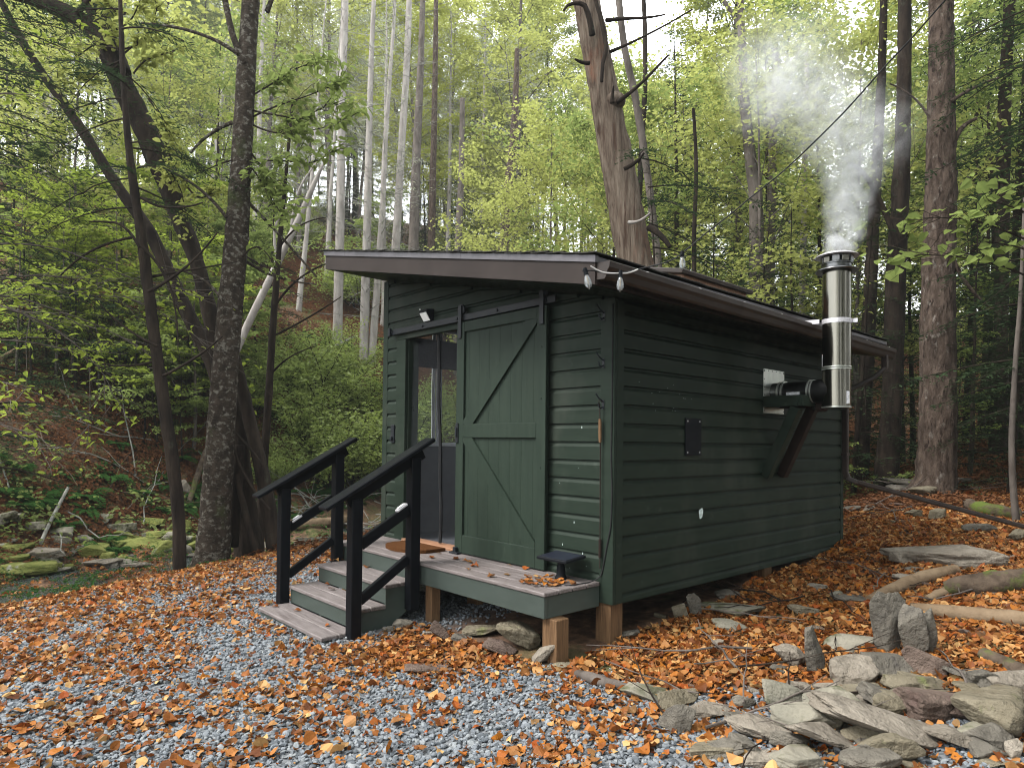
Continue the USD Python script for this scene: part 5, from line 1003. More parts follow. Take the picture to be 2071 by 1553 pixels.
# ================================================================== the woods
for a in [('young_hemlock_a', 1345, 13.5, 1.15), ('young_hemlock_b', 1440, 13.0, 1.0), ('young_hemlock_a', 1500, 15.5, 1.1), ('young_hemlock_b', 1600, 15, 1.15), ('young_hemlock_a', 1665, 17, 1.2), ('young_hemlock_b', 1725, 13.6, 1.1), ('young_hemlock_a', 1790, 15.5, 1.15), ('young_hemlock_b', 1850, 17, 1.2), ('young_hemlock_a', 1960, 12.5, .85), ('young_hemlock_b', 2045, 10.8, .8), ('young_hemlock_a', 2130, 11, 1.2), ('young_hemlock_b', 1985, 15, 1.2),
          ('hemlock_a', 2210, 9.5, .95), ('hemlock_b', 1950, 19, 1.0), ('hemlock_a', 1560, 21, 1.0), ('hemlock_b', 1380, 19, .9), ('hemlock_a', -90, 10.2, .95), ('young_hemlock_b', 40, 15.5, .75), ('young_hemlock_a', 130, 16.5, .7), ('young_hemlock_a', 545, 22, 1.0), ('young_hemlock_b', 930, 30, 1.3), ('young_hemlock_a', 1120, 26, 1.4), ('hemlock_b', 1100, 31, .9), ('hemlock_b', 960, 40, .9),
          ('small_maple_a', 1100, 19, .95), ('small_maple_b', 1010, 24, .95), ('small_maple_a', 1175, 24, 1.1), ('small_maple_b', 1410, 20, 1.15), ('small_maple_a', 1560, 16.5, 1.1), ('fresh_maple_a', 1660, 18, 1.1), ('small_maple_b', 1735, 15.5, 1.05), ('fresh_maple_b', 1830, 20, 1.1), ('fresh_maple_a', 2000, 17, 1.0), ('small_maple_a', 1960, 22, 1.15), ('fresh_maple_b', 1480, 25, 1.2), ('small_maple_b', 1300, 22, 1.2), ('fresh_maple_a', 1250, 18, .9), ('fresh_maple_b', 430, 22, .85), ('small_maple_a', 330, 20, .85), ('fresh_maple_a', 230, 22, .9), ('small_maple_b', 130, 17.5, .8), ('small_maple_a', 20, 20, .9), ('fresh_maple_a', 2110, 14, .9),
          ('tall_orange_a', 850, 34, .9), ('tall_orange_a', 905, 42, 1.0), ('tall_orange_a', 800, 47, 1.0),
          ('sapling_beech_a', 265, 15.8, .9), ('sapling_green_a', 345, 16.8, .95), ('sapling_green_b', 410, 17.6, 1.0), ('sapling_beech_b', 200, 15.6, .85), ('sapling_beech_a', 110, 15.2, .9), ('sapling_beech_b', 30, 14.8, .9), ('sapling_green_b', 470, 18.2, .95), ('sapling_green_a', 150, 17.5, .9), ('sapling_beech_a', 330, 19, 1.2), ('sapling_beech_b', 230, 19, 1.2), ('sapling_green_a', 520, 20, 1.1), ('sapling_beech_b', 410, 21.5, 1.2), ('sapling_beech_b', 70, 18.5, 1.2), ('sapling_green_b', 1640, 12.5, .6), ('sapling_beech_a', 1500, 18, 1.1), ('sapling_green_a', 1930, 13.6, .7),
          ('young_hemlock_a', 60, 14.6, .55), ('young_hemlock_b', 150, 15.2, .6), ('young_hemlock_a', 215, 15.6, .5), ('young_hemlock_b', 300, 16.2, .6), ('young_hemlock_a', 385, 17.0, .55), ('young_hemlock_b', 20, 16.5, .9), ('young_hemlock_a', 255, 17.5, .8), ('young_hemlock_b', 345, 18.2, .8), ('sapling_green_a', 90, 16.0, .8), ('sapling_green_b', 180, 16.6, .9), ('sapling_green_a', 290, 15.4, .7), ('sapling_green_b', 370, 15.9, .75), ('sapling_beech_b', 430, 16.6, .8), ('sapling_green_a', 450, 19.5, 1.2), ('young_hemlock_a', 110, 19, 1.0),
          ('sapling_green_b', 320, 15.6, 1.15), ('sapling_beech_a', 395, 16.4, 1.2), ('sapling_beech_b', 240, 15.9, 1.15), ('sapling_green_a', 460, 17.4, 1.2), ('sapling_beech_a', 145, 15.6, 1.1), ('sapling_green_b', 60, 16.8, 1.2), ('snag_a', 770, 30, .95), ('snag_b', 905, 33, 1.0), ('snag_a', 965, 36, 1.0), ('snag_b', 655, 33, .95), ('snag_a', 600, 29, .9), ('thin_green_a', 720, 40, .9), ('thin_green_a', 800, 44, .9), ('thin_green_a', 880, 48, .9), ('thin_green_a', 940, 44, .9), ('thin_green_a', 620, 42, .9), ('thin_green_a', 1060, 42, .9), ('snag_b', 1090, 36, .9),
          ('bush_a', 605, 19.2, 1.0), ('bush_b', 660, 18.6, 1.15), ('bush_a', 715, 19.6, 1.2), ('bush_b', 770, 20.5, 1.3), ('bush_a', 640, 21.0, 1.3), ('bush_b', 575, 20.5, 1.1), ('bush_a', 745, 22.5, 1.3), ('bush_b', 690, 23.0, 1.2), ('bush_a', 820, 22, 1.2), ('bush_b', 560, 17.4, .7), ('bush_a', 505, 18.6, .8), ('bush_b', 860, 24, 1.2), ('bush_a', 910, 26, 1.2)]:
    plant(*a)
rw = np.random.default_rng(2024); tries = 0; count = 0
while count < 235 and tries < 6000:
    tries += 1
    w = math.sqrt(rw.uniform(17 ** 2, 68 ** 2)); px = rw.uniform(-700, 2750); u = (px - CX) / F * w
    x = CAM[0] + u * _r0[0] - w * _r0[1]; y = CAM[1] + u * _r0[1] + w * _r0[0]; t = tco(x, y)
    if -1 < t < 6.5 and w < 40: continue
    if min((x - a) ** 2 + (y - b) ** 2 for a, b in placed) < 2.3 ** 2: continue
    z = rw.random()
    if px < 560:
        k = rw.choice(['tall_green_a', 'tall_yellow_a', 'thin_green_a', 'tall_yellow_b', 'small_maple_a', 'fresh_maple_b', 'snag_a', 'snag_b', 'sapling_beech_a'])
        if w < 34 and (k.startswith('tall') or rw.random() < .6): continue
    elif px < 1010:
        k = rw.choice(['snag_a', 'snag_b', 'thin_green_a', 'snag_a', 'thin_green_a', 'sapling_green_a', 'sapling_beech_b', 'young_hemlock_a', 'tall_yellow_a', 'tall_orange_a'])
        if 520 < px < 880 and w < 36 and not k.startswith('snag'): continue
        if 690 < px < 960 and w < 45 and k in ('tall_yellow_a', 'tall_orange_a', 'thin_green_a'): continue
    elif px < 1450: k = rw.choice(['tall_yellow_a', 'tall_yellow_b', 'tall_green_a', 'small_maple_a', 'small_maple_b', 'thin_green_a', 'hemlock_b', 'tall_orange_a', 'sapling_beech_a'])
    else: k = rw.choice(['tall_yellow_a', 'tall_yellow_b', 'tall_green_b', 'small_maple_a', 'fresh_maple_a', 'fresh_maple_b', 'hemlock_b', 'hemlock_a', 'young_hemlock_a', 'tall_green_a', 'sapling_green_b'])
    plant(str(k), px, w, rw.uniform(.85, 1.2), count); count += 1

for k in range(75):                                      # the far side of the valley
    w = math.sqrt(rw.uniform(46 ** 2, 92 ** 2)); px = rw.uniform(150, 1500)
    plant(str(rw.choice(['thin_green_a', 'tall_yellow_a', 'tall_yellow_b', 'small_maple_a', 'tall_orange_a', 'hemlock_a', 'young_hemlock_b', 'snag_b', 'tall_green_a'])), px, w, rw.uniform(.85, 1.2), 500 + k)
for k in range(46):                                      # low growth on the crest
    w = rw.uniform(30, 62); px = rw.uniform(380, 1060); kk = str(rw.choice(['sapling_green_a', 'sapling_beech_b', 'young_hemlock_a', 'bush_a', 'small_maple_b', 'sapling_beech_a', 'bush_b'])); plant(kk, px, w, rw.uniform(1.1, 1.7) if 'maple' not in kk else .8, 900 + k)
for lab, os_ in byl.items():
    if len(os_) > 1:
        for o in os_: o.GetPrim().SetCustomDataByKey('group', lab.replace(',', ''))

# ================================================================== trees round the clearing, beside and behind the viewer
rb = np.random.default_rng(91); cnt = 0; tries = 0
LABELS['ring'] = ('tall leafy tree of the woods round the clearing', 'trees round the clearing')
while cnt < 46 and tries < 4000:
    tries += 1
    a = rb.uniform(math.radians(48), math.radians(312)); d = rb.uniform(7.5, 26)
    u, w = d * math.sin(a), d * math.cos(a) + 1.0
    if w > 0 and abs(u) < .95 * w + 2.5: continue
    if u < -3 and w > -14: continue
    x = CAM[0] + u * _r0[0] - w * _r0[1]; y = CAM[1] + u * _r0[1] + w * _r0[0]
    if math.hypot(x + 1.0, y + 1.5) < 7.0 or -1 < tco(x, y) < 5.5: continue
    if min((x - p[0]) ** 2 + (y - p[1]) ** 2 for p in placed) < 2.4 ** 2: continue
    k = rb.choice(['tall_green_a', 'tall_green_b', 'hemlock_a', 'hemlock_b', 'fresh_maple_a', 'hemlock_a', 'small_maple_b'])
    rot = trimesh.transformations.euler_matrix(0, 0, rb.uniform(0, 6.28))[:3, :3] * rb.uniform(.9, 1.15); placed.append((x, y))
    copy_of(KINDS[str(k)], NAMES[k[:-2]], *((LABELS['ring'][0], 'tree')), (x, y, float(ground(x, y)) - .06), 0, LABELS['ring'][1], None, rot); cnt += 1

for (x, y, k, s_) in [(6.2, -2.6, 'hemlock_a', 1.1), (7.6, -.8, 'hemlock_b', 1.15), (5.4, .4, 'young_hemlock_a', 1.2), (6.4, 1.8, 'hemlock_a', 1.15), (8.6, 1.2, 'hemlock_b', 1.2), (5.2, 3.4, 'young_hemlock_b', 1.2), (6.8, 4.4, 'hemlock_b', 1.1), (8.8, 4.6, 'tall_green_a', 1.0), (6.0, 6.6, 'hemlock_a', 1.1), (8.0, 7.2, 'hemlock_b', 1.15), (7.8, -4.4, 'hemlock_a', 1.1), (9.8, -2.2, 'tall_green_b', 1.0), (10.2, 2.8, 'hemlock_a', 1.2), (6.6, -6.2, 'hemlock_b', 1.0)]:
    placed.append((x, y)); copy_of(KINDS[k], 'hemlock_tree' if 'hemlock' in k else 'deciduous_tree', 'tree of the dense dark row beyond the right edge of the picture', 'tree', (x, y, float(ground(x, y)) - .06), x * 2 + y, 'dark row of trees beyond the right edge', s_ * (.55 if x < 7 else .75))
# ================================================================== stones
def rock(seed, planes=12, sharp=.85, rough=.05, sub=4, hmin=.5, hmax=.9):
    r = np.random.default_rng(seed); m = trimesh.creation.icosphere(sub); d = np.array(m.vertices)
    N = unit(r.normal(size=(planes, 3))); H = r.uniform(hmin, hmax, planes)
    N = np.vstack([N, np.eye(3), -np.eye(3)]); H = np.r_[H, np.full(6, .92)]
    q = np.maximum(d @ N.T, 1e-3) / H                     # distance to every cutting plane
    p = 6 + 30 * sharp; rad = (q ** p).sum(1) ** (-1 / p)
    v = d * rad[:, None]
    v = v * (1 + rough * 2 * (fbm(v * 2.2 + seed, 4, seed) - .5))[:, None]
    st = np.abs(noise(np.stack([v[:, 0] * 1.2, v[:, 1] * 1.2, v[:, 2] * 9], -1) + seed, seed + 4) - .5)   # bedding layers along the sides
    v = v - np.c_[d[:, :2], 0 * d[:, 2]] * (rough * .6 * st)[:, None]
    v = v + d * (rough * .7 * (fbm(v * 6 + seed, 3, seed + 1) - .5))[:, None]
    e = np.abs(v).max(0)
    return v / e, np.array(m.faces)
KIND = {'slab': dict(planes=10, sharp=1.0, rough=.09, hmin=.45), 'round': dict(planes=11, sharp=.35, rough=.10, hmin=.6), 'block': dict(planes=9, sharp=1.2, rough=.08, hmin=.45), 'shard': dict(planes=10, sharp=1.0, rough=.08, hmin=.4)}
def stone(px, py, wpx, hpx, mat, kind, tilt, label, group=None, depth=None, sink=.12, name='stone', yaw=None, smooth=34):
    """a stone that covers about wpx by hpx pixels about (px, py) in the photograph, standing on the ground there"""
    g, w = gp(px, min(py + hpx * .46, 1640)); k = 1.25 * w / F; Wd, hv = wpx * k, hpx * k; e = max(.04, (py + hpx * .45 - CY - SHIFT) / F)
    D = depth or (Wd * .7 if kind != 'shard' else Wd * .45)
    D = min(D, .75 * hv / e) if kind != 'shard' else D
    Hh = max(hv - D * e * .8, hv * .35, .03)
    sd = int(px * 7 + py * 3); v, f = rock(sd, **KIND[kind]); r = np.random.default_rng(sd)
    v = v * np.array([Wd / 2, D / 2, Hh / 2])
    if tilt: c, s = math.cos(math.radians(tilt)), math.sin(math.radians(tilt)); v = v @ np.array([[c, 0, -s], [0, 1, 0], [s, 0, c]]).T
    ya = (r.uniform(-.25, .25) if yaw is None else yaw) + YAW; v = v @ np.array([[math.cos(ya), -math.sin(ya), 0], [math.sin(ya), math.cos(ya), 0], [0, 0, 1]]).T
    fh = np.array([-_r0[1], _r0[0], 0]); c = g + fh * D * .45; c[2] = g[2] - v[:, 2].min() - (sink if kind != 'shard' else sink * .8) * (v[:, 2].max() - v[:, 2].min())
    return obj(name, (v + c, f), ST[mat], None, 28, label, 'stone', group)
STONES = [
 (1859, 1484, 262, 96, 'pale', 'round', -14, 'longest pale stone slab slanting across the bottom right heap'),
 (1930, 1423, 136, 84, 'red', 'slab', -4, 'purple-brown cracked flat stone in the bottom right heap'),
 (2050, 1452, 170, 130, 'tan', 'slab', -6, 'big tan-green slab cut off by the right picture edge'),
 (1817, 1516, 98, 82, 'tan', 'round', 0, 'rounded tan stone leaning against the longest pale slab'),
 (1749, 1364, 84, 66, 'pale', 'round', 6, 'whitish rounded stone below the standing stones'),
 (1814, 1352, 84, 72, 'grey', 'block', -8, 'dark grey angular block in front of the standing stones'),
 (1872, 1345, 70, 60, 'red', 'shard', -20, 'dark slanting wedge of stone right of the angular block'),
 (1804, 1256, 66, 146, 'grey', 'shard', 4, 'tallest standing stone of the upright row'),
 (1852, 1284, 46, 96, 'grey', 'shard', 2, 'middle upright slab of the standing row'),
 (1886, 1282, 34, 96, 'grey', 'shard', -4, 'narrow right upright slab of the standing row'),
 (1955, 1122, 186, 62, 'pale', 'slab', 2, 'large flat pale slab on the leaf slope below the downspout'),
 (1548, 1484, 114, 54, 'pale', 'round', -8, 'smooth pale oval stone at the gravel edge'),
 (1562, 1537, 134, 40, 'pale', 'slab', 2, 'layered pale stone at the bottom edge of the picture'),
 (1695, 1505, 168, 66, 'pale', 'slab', -16, 'flat pale slab dipping right beside the rounded tan stone'),
 (1594, 1418, 82, 62, 'moss', 'round', -22, 'stone with mossy left face above the smooth oval one'),
 (1625, 1450, 86, 38, 'moss', 'shard', 10, 'dark mossy shelf of stone under the mossy-faced one'),
 (1684, 1466, 96, 44, 'grey', 'round', 4, 'grey lichened stone behind the flat dipping slab'),
 (1625, 1393, 60, 38, 'pale', 'block', 0, 'small white block among orange leaves'),
 (1680, 1395, 40, 36, 'pale', 'block', 8, 'small whitish cornered stone right of the white block'),
 (1749, 1404, 92, 40, 'tan', 'round', 6, 'pale greenish flat stone below the whitish rounded one'),
 (1822, 1421, 92, 54, 'grey', 'slab', -18, 'grey slab speckled with dark lichen beside the purple-brown stone'),
 (1732, 1301, 82, 38, 'moss', 'round', 0, 'olive oval stone left of the standing row'),
 (1743, 1329, 38, 17, 'red', 'round', 0, 'little pinkish oval pebble over the whitish stone'),
 (1606, 1334, 64, 46, 'pale', 'slab', -24, 'pale tilted stone at the left of the heap'),
 (1646, 1325, 40, 92, 'grey', 'shard', 22, 'grey leaning slab at the upper left of the heap'),
 (1583, 1356, 52, 24, 'grey', 'slab', -8, 'thin grey stone under the pale tilted one'),
 (1447, 1438, 90, 48, 'pale', 'slab', 4, 'pale flat-topped stone by the gravel right of the driftwood'),
 (1378, 1415, 84, 50, 'tan', 'block', -4, 'tan blocky stone in the gravel border'),
 (1308, 1403, 84, 42, 'moss', 'block', -6, 'blunt stone with a mossy foot at the end of the driftwood'),
 (1372, 1456, 54, 66, 'grey', 'shard', -18, 'dark pointed stone standing in the gravel'),
 (1510, 1420, 34, 38, 'grey', 'shard', 24, 'small slanting grey shard among leaves'),
 (1695, 1440, 62, 26, 'red', 'slab', 4, 'thin brown slab lying across the middle of the heap'),
 (1497, 1237, 106, 36, 'moss', 'slab', 0, 'moss-spotted flat stone on the slope near the cabin'),
 (1487, 1267, 60, 26, 'moss', 'round', 0, 'small mossy stone below the moss-spotted flat one'),
 (1407, 1225, 24, 44, 'grey', 'shard', 14, 'thin pointed stone standing under the side wall'),
 (1380, 1237, 28, 38, 'tan', 'shard', 18, 'stubby pointed stone left of the thin pointed one'),
 (1474, 1200, 40, 20, 'grey', 'block', 0, 'grey block carrying the middle support post'),
 (1662, 1188, 32, 17, 'pale', 'round', 0, 'lone pale pebble on the leaf slope'),
 (1631, 1236, 46, 22, 'tan', 'round', -8, 'lichened little stone in the leaves uphill of the heap'),
 (1737, 1213, 66, 22, 'grey', 'slab', -3, 'low grey slab left of the pale log'),
 (1838, 1132, 42, 24, 'pale', 'slab', -10, 'grey-white flat stone left of the large slab'),
 (1846, 1170, 40, 22, 'pale', 'block', 0, 'white stone behind the pale log'),
 (1874, 1151, 52, 14, 'grey', 'slab', 0, 'flat grey stone just below the large slab'),
 (1861, 976, 92, 19, 'grey', 'slab', 0, 'topmost long flat stone at the foot of the flaky barked tree'),
 (1934, 974, 54, 17, 'grey', 'slab', 0, 'upper right flat stone at the foot of the flaky barked tree'),
 (1886, 993, 64, 24, 'tan', 'round', 0, 'brown bulging stone under the long flat one'),
 (1830, 990, 46, 18, 'grey', 'round', 0, 'grey stone left of the brown bulging one'),
 (1850, 1038, 28, 19, 'tan', 'block', 0, 'tan cornered stone below the downspout'),
 (1903, 1041, 34, 25, 'tan', 'round', 0, 'olive rounded stone just under the downspout'),
 (1833, 1022, 42, 12, 'red', 'slab', 0, 'low brown slab in the leaves above the tan cornered stone'),
 (1728, 1031, 34, 15, 'grey', 'round', 0, 'grey stone near the rear corner of the cabin'),
 (1766, 1030, 32, 14, 'pale', 'slab', 0, 'pale flat stone near the rear corner of the cabin'),
 (1985, 1070, 60, 20, 'grey', 'shard', 0, 'dark angular stone beneath the end of the downspout'),
 (2062, 1084, 26, 26, 'tan', 'round', 0, 'round tan stone at the mouth of the downspout'),
 (1968, 1372, 74, 26, 'grey', 'slab', -14, 'dark flat slab dipping right above the purple-brown stone'),
 (2052, 1394, 40, 34, 'grey', 'block', 8, 'grey block at the right edge above the big tan-green slab'),
 (2062, 1520, 28, 42, 'pale', 'block', 0, 'pale stone in the bottom right corner'),
 (2027, 1545, 80, 30, 'tan', 'slab', 6, 'tan stone peeping in at the bottom edge'),
 (1745, 1540, 46, 28, 'red', 'slab', -20, 'reddish tilted stone at the bottom edge'),
 (1875, 1452, 36, 16, 'grey', 'round', -10, 'small bluish stone on the longest pale slab'),
 (1905, 1395, 90, 40, 'tan', 'slab', -8, 'tan flat stone tucked above the purple-brown one'),
 (1990, 1400, 80, 36, 'tan', 'slab', -10, 'greenish slab sloping up to the right edge'),
 (1660, 1545, 60, 24, 'grey', 'slab', 0, 'grey stone half under leaves at the bottom edge'),
 # under and in front of the deck
 (980, 1275, 72, 30, 'tan', 'slab', 8, 'tan slab under the deck between its posts'),
 (893, 1287, 46, 26, 'red', 'shard', -28, 'brownish tilted stone right of the steps'),
 (932, 1292, 54, 28, 'grey', 'slab', -18, 'greenish grey slab beside the brownish tilted one'),
 (1045, 1300, 96, 46, 'tan', 'slab', -24, 'big greenish tan slab propped before the deck post'),
 (1016, 1314, 66, 34, 'red', 'slab', -22, 'pinkish slab under the big greenish one'),
 (1102, 1329, 50, 36, 'pale', 'shard', 24, 'pale triangular stone at the foot of the front deck post'),
 (1150, 1350, 92, 16, 'tan', 'slab', -3, 'narrow tan stone buried in leaves right of the front post'),
 (868, 1355, 88, 26, 'red', 'slab', 0, 'flat brown stone sunk in the gravel before the deck'),
 (935, 1332, 66, 15, 'red', 'slab', 2, 'flat stone sunk in leaves behind the other sunk one'),
 (784, 1274, 22, 16, 'grey', 'round', 0, 'grey cobble under the stringer of the steps'),
 (846, 1272, 20, 14, 'grey', 'round', 0, 'grey cobble left of the inner deck post'),
 (866, 1280, 22, 12, 'pale', 'round', 0, 'pale cobble at the foot of the inner deck post'),
 (890, 1272, 20, 14, 'grey', 'round', 0, 'dark cobble right of the inner deck post'),
 (1270, 1284, 44, 24, 'grey', 'block', 0, 'grey block under the cabin corner post'),
 (815, 1262, 36, 22, 'grey', 'round', 0, 'dim grey cobble deep behind the steps'),
]
for s_ in STONES: stone(*s_)
ADJ = dict(pale='pale', grey='grey', red='purple-brown', tan='tan', moss='moss-spotted', green='moss-covered'); NOUN = dict(slab='flat', round='rounded', block='angular')
def spare(px, py, s_, hs, mats, kinds, r, place, tilt, sink, noun='stone'):
    mt, kd = str(r.choice(mats)), str(r.choice(kinds)); lab = f'{ADJ[mt]} {NOUN[kd]} {noun} {place}'
    stone(px, py, s_, s_ * hs, mt, kd, tilt, lab, lab, sink=sink, name=noun)
HEAP = lambda px, py: ('upper' if py < 1440 else 'lower') + next(z for lim, z in ((1580, ' left end'), (1720, ' left half'), (1860, ' middle'), (1970, ' right half'), (1e9, ' right end')) if px < lim) + ' of the bottom right heap'
SLOPE = lambda px, py: 'in the leaves ' + ('beyond the downspout' if py < 1010 else 'below the downspout' if py < 1190 else 'uphill of the heap, ' + ('near the cabin' if px < 1560 else 'left of the standing row' if px < 1780 else 'right of the standing row') if py < 1330 else 'among the heap')
BED = lambda px, py: 'in the stream bed ' + next(z for lim, z in ((90, 'at the far left'), (180, 'left of the pale stick'), (270, 'right of the pale stick'), (350, 'left of the slim hemlock'), (420, 'between the two left trunks'), (1e9, 'right of the lichened trunk')) if px < lim) + (', further bank' if py < 1085 else ', nearer bank')
r = np.random.default_rng(43)
for k in range(64):                                       # the rest of the heap between the large ones
    px, py = r.uniform(1430, 2071), r.uniform(1330, 1553)
    if py < 1470 - .28 * (px - 1430): continue
    s_ = r.uniform(34, 104); spare(px, py, s_, r.uniform(.5, .78), ['grey', 'pale', 'tan', 'red', 'tan', 'moss', 'grey'], ['slab', 'round', 'block', 'block'], r, HEAP(px, py), r.uniform(-18, 14), .12)
r = np.random.default_rng(44)
for k in range(58):
    px, py = (r.uniform(1330, 2060), r.uniform(1180, 1540)) if k < 44 else (r.uniform(1720, 2060), r.uniform(1000, 1200))
    if py > 1300 and px < 1430: continue
    s_ = r.uniform(14, 34) * (py - 700) / 600
    spare(px, py, s_, r.uniform(.4, .7), ['grey', 'pale', 'red', 'tan', 'moss'], ['slab', 'round', 'block'], r, SLOPE(px, py), r.uniform(-20, 20), .3)
# mossy rocks along the stream
r = np.random.default_rng(45)
BANK = [(60, 1122, 74, 30, 'pale', 'slab', 'pale flat rock by the stream at the far left'), (40, 1152, 84, 34, 'green', 'round', 'mossy rock at the left picture edge by the gravel'), (250, 1100, 92, 34, 'green', 'slab', 'broad moss-topped slab left of the slim hemlock'), (330, 1110, 46, 34, 'green', 'round', 'mossy boulder right beside the slim hemlock'), (200, 1138, 60, 18, 'pale', 'slab', 'thin pale ledge at the near edge of the stream'),
        (275, 1143, 54, 14, 'pale', 'slab', 'low pale stone at the near bank left of the slim hemlock'), (470, 1102, 34, 24, 'grey', 'block', 'grey wet rock between the lichened tree and leaning tree'), (372, 990, 26, 38, 'pale', 'shard', 'upright pale rock behind the two left trunks'), (175, 1105, 56, 22, 'green', 'slab', 'low mossy ledge in the stream'), (310, 1082, 60, 18, 'green', 'slab', 'long mossy ledge behind the slim hemlock'), (165, 1115, 30, 22, 'grey', 'block', 'grey angular rock in the stream'), (110, 1155, 44, 18, 'moss', 'slab', 'half mossy rock at the gravel edge left')]
for (px, py, a, b, mt, kd, lb) in BANK: stone(px, py, a, b, mt, kd, r.uniform(-8, 8), lb, name='rock')
for k in range(84):
    px, py = r.uniform(-30, 560), r.uniform(1045, 1150)
    if py > 1162 - .09 * px: continue
    s_ = r.uniform(18, 56); spare(px, py, s_, r.uniform(.4, .65), ['green', 'moss', 'grey', 'green'], ['slab', 'round', 'block'], r, BED(px, py), r.uniform(-10, 10), .12, 'rock')

# ================================================================== logs and branches
def log(label, pts, mat, rough=.14, freq=5, lift=.35, cat='log', ends=None, name='log', group=None, sides=18):
    out = []
    for (a, b, c, *z) in pts:
        g, w = gp(a, b + c * .4); rd = 1.15 * c * w / F / 2; out.append((*(g + [0, 0, rd * (1 - lift) + (z[0] if z else 0)]), rd))
    P = spline(out, 26); m = tube(P[:, :3], P[:, 3], sides, True, rough, freq, len(label), .6)
    if ends is None: return obj(name, m, mat, None, 40, label, cat, group)
    t = thing(name, label, cat, group=group); obj('trunk', m, mat, t, 40)
    for i, s_ in ((0, -1), (-1, 1)):
        d = unit(P[i, :3] - P[i - s_ * 1, :3]) ; a = np.linspace(0, 6.283, 17)[:-1]; ax = unit(np.cross(d, [0, 0, 1.0])); bx = np.cross(d, ax)
        v = np.vstack([P[i, :3] + d * .004 + .93 * P[i, 3] * (np.cos(q) * ax + np.sin(q) * bx) for q in a] + [P[i, :3] + d * .006])
        f = np.array([(k, (k + 1) % 16, 16) for k in range(16)]); obj('cut_end', (v, f if i else f[:, ::-1]), ends, t)
    return t
log('peeled pale log lying uphill behind the standing stones', [(1758, 1214, 18), (1800, 1195, 24), (1860, 1170, 25), (1935, 1152, 19)], BK['peeled'])
log('straight peeled log running to the right edge behind the standing row', [(1842, 1234, 26), (1900, 1237, 29), (1980, 1244, 30), (2085, 1254, 30)], BK['peeled'])
log('dark rotten log with bark and moss above the straight peeled log', [(1912, 1190, 26), (1960, 1182, 38), (2010, 1176, 42), (2090, 1168, 44)], BK['mossy'], .3)
log('short mossy log slanting to the right edge above the heap of stones', [(1990, 1322, 26), (2030, 1340, 28), (2085, 1366, 32)], BK['mossy'], .2)
log('splintered bark slab between the two pale logs', [(1875, 1212, 14), (1910, 1196, 18), (1925, 1190, 12)], BK['peeled'], .3, 9)
log('grey driftwood piece in the leaves before the deck', [(1166, 1362, 14), (1205, 1374, 22), (1245, 1384, 18), (1284, 1392, 10)], BK['grey'], .3, 9)
log('barky grey log beneath the downspout', [(1960, 1018, 20), (2000, 1030, 24), (2060, 1040, 26)], BK['mossy'], .3)
log('short log with bright orange cut end behind the far railing', [(500, 1080, 24), (512, 1088, 26), (524, 1094, 26)], BK['mossy'], .15, ends=BK['wound'])
log('pale driftwood trunk lying on the bank behind the railings', [(575, 1062, 20), (640, 1058, 20), (700, 1050, 16)], BK['peeled'], .2)
log('mossy stick slanting up the bank behind the two left trunks', [(378, 1030, 9), (398, 990, 10, .3), (416, 960, 9, .6)], BK['mossy'])
log('pale stick slanting on the dark bank at the left', [(82, 1110, 6, .1), (110, 1060, 6, .2), (137, 1018, 5, .3)], BK['twig'])
log('long fallen trunk lying across the upper left slope', [(0, 745, 10, .2), (110, 690, 10, .3), (220, 640, 8, .4)], BK['peeled'])
log('grey fallen branch on the leafy slope right of the pale trunks', [(560, 800, 5, .2), (640, 740, 5, .3), (720, 700, 4, .4)], BK['twig'])
log('pale fallen pole on the left bank', [(120, 800, 8, .1), (170, 812, 8, .1), (230, 795, 7, .3)], BK['peeled'])
r = np.random.default_rng(46)
def stick(label, group, x0, y0, L, ang_, rad_, mat, rise=.0):
    n = 7; d = np.array([math.cos(ang_), math.sin(ang_)]); s_ = np.linspace(0, L, n); wob = np.cumsum(r.normal(0, L * .02, (n, 2)), 0); X = x0 + d[0] * s_ + wob[:, 0]; Y = y0 + d[1] * s_ + wob[:, 1]
    Z = ground(X, Y) + .03 + rise * s_ + .03 * r.random(n); P = np.stack([X, Y, Z], -1); mb = MB().tube(P, np.linspace(rad_, rad_ * .35, n), 6)
    for k in range(2):
        j = 2 + k * 2; q_ = P[j] + np.outer(np.linspace(0, 1, 5), (unit(np.array([d[0] + r.normal(0, .8), d[1] + r.normal(0, .8), r.uniform(-.05, .5)]))) * L * .3); mb.tube(q_, np.linspace(rad_ * .5, rad_ * .2, 5), 5)
    obj('branch', mb.mesh(), mat, None, False, label, 'branch', group)
for k in range(26):
    px, py = r.uniform(1330, 2060), r.uniform(1170, 1500); g, w = gp(px, py); stick('thin bare branch lying over leaves and stones on the right', 'bare branches among the stones', g[0], g[1], r.uniform(.4, 1.1), r.uniform(0, 6.28), r.uniform(.004, .009), BK['dark' if k % 2 else 'grey'], r.uniform(0, .15))
for k in range(22):
    px, py = r.uniform(560, 760), r.uniform(1000, 1075); g, w = gp(px, py); stick('bare pale branch in the brush pile behind the railings', 'branches of the brush pile behind the railings', g[0], g[1], r.uniform(.8, 2.2), r.uniform(0, 6.28), r.uniform(.010, .022), BK['twig'], r.uniform(0, .45))
for k in range(34):
    px, py = r.uniform(0, 560), r.uniform(780, 1090); g, w = gp(px, py)
    if tco(g[0], g[1]) > 4.9: stick('bare branch fallen on the shaded bank at the left', 'branches fallen on the left bank', g[0], g[1], r.uniform(.8, 2.4), r.uniform(0, 6.28), r.uniform(.008, .02), BK['twig' if k % 3 else 'mossy'], r.uniform(0, .3))
